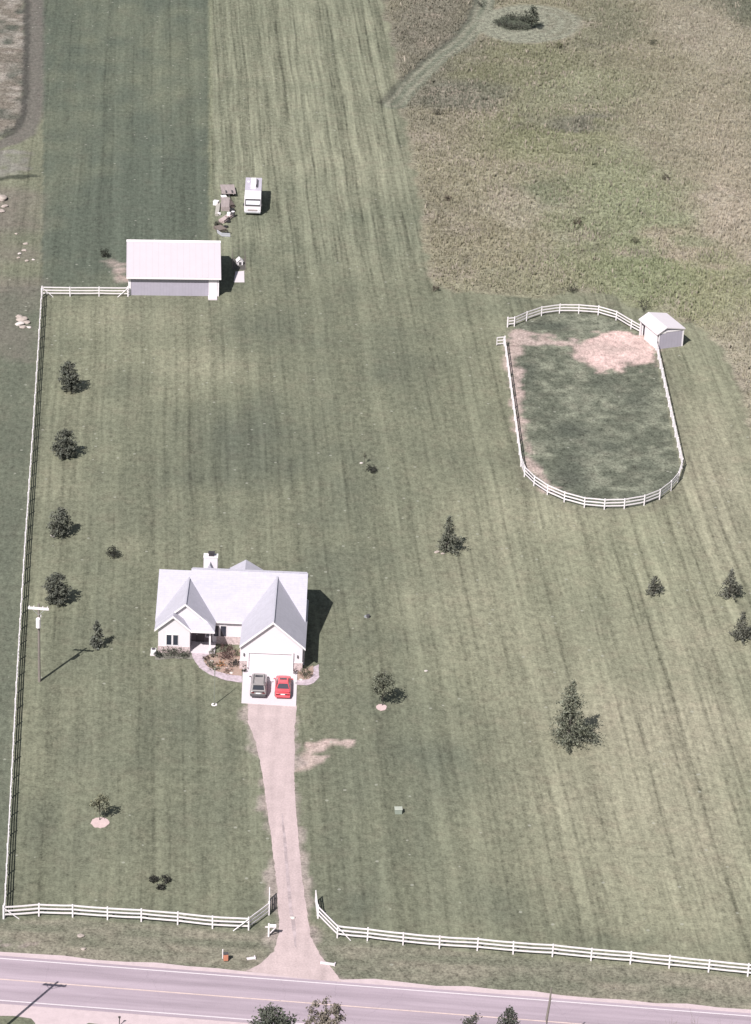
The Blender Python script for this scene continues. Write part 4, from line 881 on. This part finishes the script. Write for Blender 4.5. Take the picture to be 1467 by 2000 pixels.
# kennel on the lawn right of the barn
kc = G(467, 527); R_ = thing("wire_kennel", "square wire kennel on the grass right of the barn", "kennel", kc, ba)
kw, kd, kh = .95, 4.2, 1.7
for x in (-kw, kw):
    for y in (0, kd): MB().tube([(x, y, 0), (x, y, kh)], .022, 6).build("post", M_polewood, R_)
mb = MB()
for z in (.1, kh):
    mb.tube([(-kw, 0, z), (kw, 0, z), (kw, kd, z), (-kw, kd, z), (-kw, 0, z)], .012, 5)
mb.build("rail", M_polewood, R_)
mb = MB()
for i in range(22):
    y = kd * i / 21
    for x in (-kw, kw): mb.tube([(x, y, .1), (x, y, kh)], .006, 3)
for i in range(11):
    x = -kw + 2 * kw * i / 10
    for y in (0, kd): mb.tube([(x, y, .1), (x, y, kh)], .006, 3)
mb.build("mesh_panel", M_polewood, R_)
R_ = thing("dog_house", "small bright white dog house inside the wire kennel", "dog house", G(469, 518), ba + .15)
MB().prism([(-.42, 0), (.42, 0), (.42, .55), (0, .9), (-.42, .55)], lambda u, w, q: (u, q, w), 0, .9).build("wall", M_trim, R_); MB().prism([(-.52, .5), (0, .96), (.52, .5), (.52, .56), (0, 1.02), (-.52, .56)], lambda u, w, q: (u, q, w), -.1, 1.0).build("roof", M_trim, R_); MB().box(-.2, .2, -.02, -.002, .05, .5).build("doorway", M_clad, R_)
flat("kennel_floor", [(kc[0] + u * math.cos(ba) - v_ * math.sin(ba), kc[1] + u * math.sin(ba) + v_ * math.cos(ba)) for u, v_ in ((-.95, 0), (.95, 0), (.95, 4.2), (-.95, 4.2))], .008, mat("worn_soil", (.085, .08, .075), .95, 1.2, .25), jit=.08)
flat("concrete_pad", GS([(456.5, 551.5), (477.5, 551.5), (477, 529.5), (460, 531)]), .05, M_conc, thick=.12)

# ------------------------------------------------------------------ plants
def leaves(mb, cols, p, n, size, spread, r, base, var=.35, up=.4):
    for _ in range(n):
        o = Vector((r.gauss(0, 1), r.gauss(0, 1), r.gauss(0, 1))) * spread
        c_ = Vector(p) + o
        d = Vector((r.uniform(-1, 1), r.uniform(-1, 1), r.uniform(-1 + up, 1))); d.normalize()
        a = d.orthogonal().normalized(); a.rotate(Matrix.Rotation(r.uniform(0, 6.28), 3, d)); b = d.cross(a)
        s = size * r.uniform(.6, 1.3); k = 1 + r.uniform(-var, var)
        i = len(mb.v)
        mb.v += [tuple(c_ - a * s), tuple(c_ - b * s * .45), tuple(c_ + a * s), tuple(c_ + b * s * .45)]
        mb.f.append([i, i + 1, i + 2, i + 3])
        q = (base[0] * k * r.uniform(.97, 1.04), base[1] * k, base[2] * k * r.uniform(.94, 1.06), 1)
        cols += [q] * 4
def conifer(label, px, py, h, rad, seed, base=(.045, .052, .036), airy=1.0, name="conifer", cat="tree", group=None, open_base=.06, round_=0.0, dens=1.0):
    r = random.Random(seed); R_ = thing(name, label, cat, G(px, py), 0, group)
    tr = MB().tube([(0, 0, -.1), (0, 0, h * .5), (0, 0, h * .97)], [.03 * h * .6 + .03, .018 * h * .6 + .02, .012], 7)
    mb = MB(); cols = []
    n = int(h * 7); 
    for i in range(n):
        f = (i + r.random()) / n; z = h * (open_base + (1 - open_base) * f)
        prof = (1 - f) ** .8 if not round_ else (1 - f) ** .8 * (1 - round_) + round_ * math.sqrt(max(0, 1 - (2 * f - .75) ** 2 / 1.6))
        rr = rad * max(prof, .06)
        for k in range(int(4 + 3 * (1 - f))):
            a = r.uniform(0, 6.283); l = rr * r.uniform(.7, 1.12) * (1.15 if r.random() < .12 else 1)
            if airy > 1.2: l *= 1 + .38 * math.sin(2 * a + seed + 7 * f) * math.sin(a + 5.0 * f + seed)
            if r.random() < .14 * airy: continue
            dz = r.uniform(-.02, .16) * l
            tip = (math.cos(a) * l, math.sin(a) * l, z + dz)
            if k % 2 == 0: tr.tube([(0, 0, z - .05), tip], [.018 * (1 - f) + .012, .006], 4, caps=False)
            m_ = max(3, int(l / .13))
            for q in range(m_):
                g = .22 + .8 * (q + .5) / m_
                leaves(mb, cols, (tip[0] * g, tip[1] * g, z + dz * g), max(1, int(2.3 * dens)), .15, .07 + .03 * airy, r, base)
    leaves(mb, cols, (0, 0, h * .98), 8, .1, .05, r, base)
    tr.build("trunk", M_bark, R_); mb.build("crown", M_leaf, R_, colors=cols)
    return R_
def broad(label, px, py, h, rad, seed, base=(.06, .066, .045), name="young_tree", cat="tree", trunk_h=.35, clumps=40, per=26, leaf=.16, zsq=1.0, group=None, trunk_r=.06, gap=.28):
    r = random.Random(seed); R_ = thing(name, label, cat, G(px, py), 0, group)
    tr = MB().tube([(0, 0, -.1), (r.uniform(-.05, .05), r.uniform(-.05, .05), h * trunk_h), (r.uniform(-.1, .1), r.uniform(-.1, .1), h * .85)], [trunk_r, trunk_r * .8, .02], 7)
    mb = MB(); cols = []; zc = h * (trunk_h + 1) / 2; hz = h * (1 - trunk_h) / 2 * zsq
    for i in range(clumps):
        d = Vector((r.gauss(0, 1), r.gauss(0, 1), r.gauss(0, 1))).normalized() * (r.random() ** .45)
        p = (d.x * rad, d.y * rad, zc + d.z * hz)
        if i % 3 == 0: tr.tube([(0, 0, max(h * trunk_h * .8, p[2] - rad * .9)), (p[0] * .55, p[1] * .55, p[2] - .12), p], [trunk_r * .4, trunk_r * .22, .008], 4, caps=False)
        sz = rad * gap; kc_ = r.uniform(.75, 1.25)
        leaves(mb, cols, p, per, leaf, sz * .55, r, [b * kc_ for b in base])
    tr.build("trunk", M_bark, R_); mb.build("crown", M_leaf, R_, colors=cols)
    return R_
def shrub(label, px, py, h, rad, seed, base=(.05, .055, .04), n=260, leaf=.11, name="shrub", group=None, cat="shrub", loc=None, col2=None):
    r = random.Random(seed); R_ = thing(name, label, cat, loc or G(px, py), 0, group)
    mb = MB(); cols = []; tr = MB()
    for i in range(7):
        a = r.uniform(0, 6.28); tr.tube([(0, 0, -.05), (math.cos(a) * rad * .6, math.sin(a) * rad * .6, h * .75)], [.02, .008], 4, caps=False)
    for i in range(max(8, n // 9)):
        d = Vector((r.gauss(0, 1), r.gauss(0, 1), r.gauss(0, 1))).normalized() * (r.random() ** .4)
        b = base if not col2 or r.random() < .6 else col2
        leaves(mb, cols, (d.x * rad, d.y * rad, h * .5 + d.z * h * .5), 9, leaf, rad * .13, r, b)
    tr.build("stem", M_bark, R_); mb.build("foliage", M_leaf, R_, colors=cols); return R_
DG = (.092, .097, .080); LG = "row of trees along the left fence"
conifer("dark oval evergreen in the left fence row nearest the barn", 136, 764, 4.2, 1.55, 1, DG, .5, "evergreen_tree", group=LG, round_=.9, dens=1.5)
conifer("bushy evergreen second from the barn in the left fence row", 127, 893, 3.8, 1.65, 2, DG, .8, "evergreen_tree", group=LG, round_=.95, dens=1.4)
conifer("rounded evergreen in the left fence row with a white rock at its foot", 117, 1047, 3.7, 1.5, 3, (.105, .11, .09), .8, "evergreen_tree", group=LG, round_=.95, dens=1.4)
conifer("wide evergreen in the left fence row just behind the utility pole", 112, 1178, 3.9, 1.5, 4, DG, .7, "evergreen_tree", group=LG, round_=.95, dens=1.4)
conifer("slender small evergreen at the tip of the utility pole's shadow", 190, 1266, 3.4, .85, 5, (.10, .105, .088), .6, "evergreen_tree", round_=.5)
conifer("airy dark spruce alone in the mid lawn with white stones at its foot", 874, 1078, 4.8, 1.6, 6, (.11, .115, .092), 2.0, "spruce_tree", dens=.9)
conifer("largest conifer on the lawn, tall and ragged, right of the driveway", 1110, 1452, 7.8, 2.5, 7, (.140, .147, .112), 2.6, "spruce_tree", dens=1.3, round_=.15)
conifer("small pine on the right lawn below the paddock, leftmost of three", 1277, 1160, 2.4, 1.25, 8, (.105, .106, .088), 1.6, "pine_tree", group="three pines on the right lawn")
conifer("medium pine near the right edge, farther back of the right edge pair", 1424, 1167, 3.7, 1.5, 9, (.105, .106, .088), 1.4, "pine_tree", group="three pines on the right lawn")
conifer("medium pine cut by the right picture edge, nearer of the right edge pair", 1447, 1249, 3.5, 1.5, 10, (.105, .106, .088), 1.4, "pine_tree", group="three pines on the right lawn")
broad("thin young tree with sparse crown and a pinkish mulch ring right of the house", 747, 1378, 4.2, 1.4, 11, (.115, .12, .09), trunk_h=.34, clumps=46, per=26, leaf=.15, trunk_r=.09)
broad("spindly sapling with a broad pale mulch ring on the front left lawn", 195, 1602, 3.2, 1.0, 12, (.15, .15, .105), trunk_h=.36, clumps=22, per=24, leaf=.15, trunk_r=.08)
broad("leafy dark tree in the meadow island bed at the top", 1038, 57, 4.6, 1.5, 13, (.066, .072, .056), trunk_h=.2, clumps=30, per=26, leaf=.2)
broad("tiny sapling with almost bare stem in the middle of the lawn", 712, 906, 1.7, .4, 14, (.09, .09, .065), trunk_h=.4, clumps=7, per=8, leaf=.1, trunk_r=.03)
mm = mat("pale_mulch", (.52, .40, .39), .95, 3, .15, bump=.5)
def mulch(label, px, py, rx_, ry_):
    c_ = G(px, py); n = 26; pts = [(rx_ * math.cos(6.283 * i / n) * rng.uniform(.9, 1.08), ry_ * math.sin(6.283 * i / n) * rng.uniform(.9, 1.08)) for i in range(n)]
    o = MB().prism(pts, lambda u, w, q: (u, w, q), -.02, .05).build("mulch_ring", mm); o.location = (c_[0], c_[1], 0); tag(o, kind='structure')
mulch("", 196, 1607, .95, 1.0); mulch("", 745, 1382, .6, .7)
SGR = None
shrub("ragged dark shrub on the grass left of the barn", 204, 502, 1.4, .8, 20, (.04, .045, .034), 420)
shrub("small dark shrub between the third and fourth trees of the left fence row", 221, 1087, 1.2, .9, 21, (.035, .036, .03), 480)
shrub("small dark bush alone in the centre of the lawn below the tiny sapling", 726, 922, .9, .85, 22, (.032, .033, .028), 260)
for i, (x, y) in enumerate(((303, 1722), (325, 1721), (313, 1736))):
    shrub(["left low dark bush of the three on the front left lawn", "right low dark bush of the three on the front left lawn", "front low dark bush of the three on the front left lawn"][i], x, y, .55, .55, 23 + i, (.035, .035, .03), 260, group="three low bushes on the front left lawn")
shrub("dark bush at the meadow edge behind the paddock's middle", 1115, 571, 1.3, .9, 27, (.05, .05, .038), 180); shrub("dark bush at the meadow edge behind the paddock shed", 1258, 606, 1.5, .9, 28, (.045, .045, .036), 180)
for i, (x, y, h, rr) in enumerate(((1129, 440, 1.2, .8), (874, 392, 1.1, .7), (1092, 95, 1.2, .9), (1275, 88, 1.2, .8), (1300, 352, 1.1, .7), (855, 225, 1.3, .8), (850, 568, .9, .6), (1240, 475, 1.0, .8), (940, 14, 1.6, 1.0))):
    shrub(["brown bush in the open middle of the meadow", "brown bush in the meadow beside the striped field", "olive bush in the meadow just below the mown loop", "small dark bush in the meadow right of the mown loop", "lone low bush in the right half of the meadow", "dark bush in the meadow below the mown path's near end", "tiny bush at the meadow's front left corner", "low bush beside the bare patch in the meadow", "dark bush inside the bend of the mown path"][i], x, y, h, rr, 60 + i, ((.10, .085, .065), (.11, .09, .07), (.13, .13, .08), (.08, .08, .06), (.11, .10, .075), (.095, .09, .07), (.11, .095, .075), (.11, .11, .075), (.08, .082, .065))[i], 230, group="bushes scattered in the meadow")
for i, (x, y, rr, h) in enumerate(((978, 50, 1.7, 1.2), (995, 56, 1.5, 1.1), (1002, 38, 1.8, 1.4), (1018, 56, 1.5, 1.0), (1028, 42, 1.2, 1.1))):
    shrub(["left bush in the meadow island bed", "front left bush in the meadow island bed", "tall back bush in the meadow island bed", "front right bush in the meadow island bed", "bush at the foot of the tree in the meadow island bed"][i], x, y, h, rr, 80 + i, (.062, .066, .052), 260, .16, group="bushes in the meadow island bed")
for l_, x, y, sd_ in WEEDS: shrub(l_, x, y, .6, .65, sd_, (.07, .068, .055), 200, name="weed_clump", cat="weeds", group="weeds in the junk by the barn")
# garden shrubs
GB = "shrubs in the bed between porch and garage"
shrub("large round dark maroon shrub in the bed beside the garage", 441, 1285, 1.7, 1.05, 40, (.075, .045, .042), 700, .09, group=GB)
shrub("low spreading blue black juniper below the maroon shrub", 458, 1299, .6, .85, 41, (.035, .036, .036), 320, .09, group=GB)
shrub("grey green bush at the porch post", 416, 1284, 1.1, .5, 42, (.085, .09, .065), 200, .09, group=GB, col2=(.2, .18, .14))
shrub("olive bush on the path side of the bed", 412, 1301, .7, .6, 43, (.12, .12, .085), 220, .09, group=GB, col2=(.2, .17, .15))
shrub("rust orange flowering clump in the centre of the bed", 431, 1301, .55, .65, 44, (.35, .17, .085), 220, .08, group=GB, col2=(.12, .10, .06))
shrub("pale green clump left of the orange flowers", 420, 1309, .45, .55, 45, (.20, .20, .13), 160, .08, group=GB, col2=(.1, .11, .07))
shrub("dark brown low clump beside the porch steps", 403, 1289, .5, .5, 46, (.085, .065, .055), 150, .08, group=GB)
shrub("tan grass clump between maroon shrub and garage wall", 463, 1281, 1.0, .45, 47, (.2, .19, .13), 180, .09, group=GB)
shrub("pinkish low flowers at the front of the bed", 446, 1313, .35, .75, 48, (.38, .24, .21), 180, .08, group=GB, col2=(.16, .12, .09))
SG2 = "shrubs under the bedroom windows"
for i, (x, y, h, rr) in enumerate(((309, 1283, .7, .55), (327, 1281, 1.1, .9), (345, 1281, 1.0, .85), (361, 1283, .75, .65))):
    shrub(["small dark shrub at the house's front left corner", "grey green shrub under the left bedroom window", "grey green shrub under the right bedroom window", "small bush beside the porch under the bedroom wall"][i], x, y, h, rr, 50 + i, (.085, .09, .07) if i else (.05, .055, .045), 300, .09, group=SG2)
shrub("olive bush in the bed at the garage's right corner", 596, 1322, 1.2, .8, 54, (.12, .115, .075), 320, .09, col2=(.07, .075, .05))
shrub("dark bushy plant in a pot left of the garage door", 477, 1313, .9, .35, 55, (.06, .055, .05), 130, .08); shrub("dark bushy plant right of the garage door", 577.5, 1318, .8, .33, 56, (.05, .035, .035), 130, .08)
for i, (x, y) in enumerate(((442, 1306), (452, 1315), (588, 1328), (414, 1291))):
    rock(["white landscape rock beside the orange flowers", "white landscape rock at the front of the main bed", "white landscape rock in the garage corner bed", "white landscape rock at the porch end of the bed"][i], x, y, .2, 90 + i * 3, "landscape rocks in the beds")
# foreground trees across the road, rooted below the picture
FB = (.058, .064, .05)
broad("dense dark round tree across the road in the foreground", 528, 2117, 8.4, 2.2, 31, (.085, .092, .074), "roadside_tree", trunk_h=.35, clumps=90, per=46, leaf=.19, trunk_r=.14, gap=.24)
broad("loose pale leafed tree right of the dense round one in the foreground", 632, 2100, 8.8, 1.7, 32, (.17, .15, .125), "roadside_tree", trunk_h=.3, clumps=70, per=34, leaf=.16, trunk_r=.12, gap=.2)
broad("ragged dark treetop left of the rounded one at the lower right", 912, 2120, 8.0, 1.1, 33, (.075, .078, .064), "roadside_tree", trunk_h=.35, clumps=34, per=26, leaf=.15, trunk_r=.1)
conifer("dark rounded evergreen top at the lower right of the road", 985, 2123, 8.8, 1.6, 34, (.075, .08, .066), .5, "roadside_evergreen", round_=.7, dens=1.1)
R_ = thing("dead_trunk", "thin bare grey trunk rising across the road at lower right", "dead tree", G(1062, 2085)); 
MB().tube([(0, 0, 0), (.05, 0, 3.5), (-.08, 0, 5.5), (.06, 0, 7.2), (.12, 0, 8.9)], [.16, .14, .12, .11, .06], 8).build("trunk", M_polewood, R_); MB().tube([(.05, 0, 7.4), (.35, .05, 7.9)], [.03, .01], 4).build("branch_stub", M_polewood, R_)
def sapling(label, px, py, h, seed):
    r = random.Random(seed); R_ = thing("bare_sapling", label, "sapling", G(px, py), 0, "bare saplings across the road"); mb = MB(); st = MB().tube([(0, 0, 0), (r.uniform(-.2, .2), 0, h * .5), (r.uniform(-.3, .3), 0, h)], [.05, .03, .01], 5)
    for i in range(22):
        z = h * r.uniform(.45, .95); a = r.uniform(0, 6.28); l = r.uniform(.4, 1.1)
        mb.tube([(0, 0, z), (math.cos(a) * l * .6, math.sin(a) * l * .6, z + l * .6), (math.cos(a) * l * .8, math.sin(a) * l * .8, z + l * 1.1)], [.014, .01, .005], 3, caps=False)
    tw = mat("pale_twigs", (.25, .215, .19), .9, 5, .2); st.build("stem", tw, R_); mb.build("twigs", tw, R_)
for i, (x, h) in enumerate(((1120, 6.4), (1165, 6.0), (1255, 6.5), (1300, 7.3), (1345, 7.4), (1400, 6.6))):
    sapling("thin bare sapling in the twiggy row at the lower right edge of the road", x, 2115, h, 100 + i)
# small posts casting shadows by the lower left road edge
R_ = thing("delineator_post", "small dark roadside post leaning at the lower left road edge", "marker post", G(233, 2003), 0); MB().tube([(0, 0, 0), (.03, 0, .9)], .05, 6).build("post", M_dark, R_); MB().box(-.09, .13, -.03, .03, .85, 1.05).build("reflector", M_dark, R_)

# ------------------------------------------------------------------ tall meadow grass and pasture tufts (uncountable)
def tufts(name, n, wfun, hmin, hmax, wid, palette, seed, bounds):
    r = np.random.default_rng(seed); xs_ = r.uniform(bounds[0], bounds[1], n * 3); ys_ = r.uniform(bounds[2], bounds[3], n * 3)
    keep = wfun(xs_, ys_) > r.random(n * 3); xs_ = xs_[keep][:n]; ys_ = ys_[keep][:n]; n = len(xs_)
    patch = vnoise(xs_, ys_, 9, seed + 1); pat2 = vnoise(xs_, ys_, 3.2, seed + 2)
    V = []; F = []; Cc = []; 
    B_ = 4
    a0 = r.uniform(0, 6.28, n); h = r.uniform(hmin, hmax, n) * (.6 + .8 * pat2)
    cb = meadow_colour(xs_, ys_) * L(1., 1.07, 1.02) * (1.58 + .35 * (patch[:, None] - .5) + r.normal(0, .13, (n, 1))); pale = r.random(n) < .05 + .12 * (pat2 > .7); cb[pale] = np.array([.36, .32, .265]) * r.uniform(.8, 1.1, (pale.sum(), 1))
    for b in range(B_):
        a = a0 + b * 1.57 + r.uniform(-.5, .5, n); w_ = wid * r.uniform(.6, 1.3, n); lean = r.uniform(.05, .4, n) * h; la = r.uniform(0, 6.28, n)
        ca, sa_ = np.cos(a), np.sin(a)
        p0 = np.stack([xs_ - ca * w_ * .5, ys_ - sa_ * w_ * .5, np.zeros(n)], 1); p1 = np.stack([xs_ + ca * w_ * .5, ys_ + sa_ * w_ * .5, np.zeros(n)], 1)
        tx = xs_ + np.cos(la) * lean; ty = ys_ + np.sin(la) * lean; hh_ = h * r.uniform(.7, 1.1, n)
        p2 = np.stack([tx + ca * w_ * .25, ty + sa_ * w_ * .25, hh_], 1); p3 = np.stack([tx - ca * w_ * .3, ty - sa_ * w_ * .3, hh_ * .9], 1)
        i0 = len(V) and sum(len(v_) for v_ in V)
        V.append(np.stack([p0, p1, p2, p3], 1).reshape(-1, 3)); F.append(np.arange(n * 4).reshape(n, 4) + i0); Cc.append(np.repeat(cb, 4, axis=0))
    V = np.concatenate(V); F = np.concatenate(F); Cc = np.clip(np.concatenate(Cc), .01, .9)
    me = bpy.data.meshes.new(name); me.vertices.add(len(V)); me.vertices.foreach_set('co', V.astype(np.float32).ravel())
    me.loops.add(F.size); me.loops.foreach_set('vertex_index', F.astype(np.int32).ravel()); me.polygons.add(len(F)); me.polygons.foreach_set('loop_start', np.arange(0, F.size, 4, dtype=np.int32)); me.polygons.foreach_set('loop_total', np.full(len(F), 4, np.int32)); me.update(calc_edges=True)
    at = me.color_attributes.new("Col", 'FLOAT_COLOR', 'POINT'); at.data.foreach_set('color', np.concatenate([Cc, np.ones((len(Cc), 1))], 1).astype(np.float32).ravel())
    me.materials.append(vmat("grass_blade", .85, 2.0, .15)); o = bpy.data.objects.new(name, me); COL.objects.link(o); return o
def mw(x, y):
    s = sstep(.2, 1.6, sdist(x, y, MEADOW)) * sstep(1.6, 3.0, ldist(x, y, PATH)) * (1 - sstep(-1.6, -.4, sdist(x, y, LOOP)))
    return s * np.clip(.35 + vnoise(x, y, 4, 301) * 1.0, 0, 1)
o = tufts("meadow_grass", 52000, mw, .22, .62, .12, None, 300, (-2, 78, G(1300, 900)[1], 235))
o2 = tufts("meadow_grass_clumps", 4500, mw, .4, .85, .18, None, 330, (-2, 78, G(1300, 900)[1], 235))
tag(o2, "taller coarse clumps standing up through the meadow grass", "grass", kind='stuff')
tag(o, "tall brownish meadow grass growing over the field at upper right", "grass", kind='stuff')
bpy.context.view_layer.update()
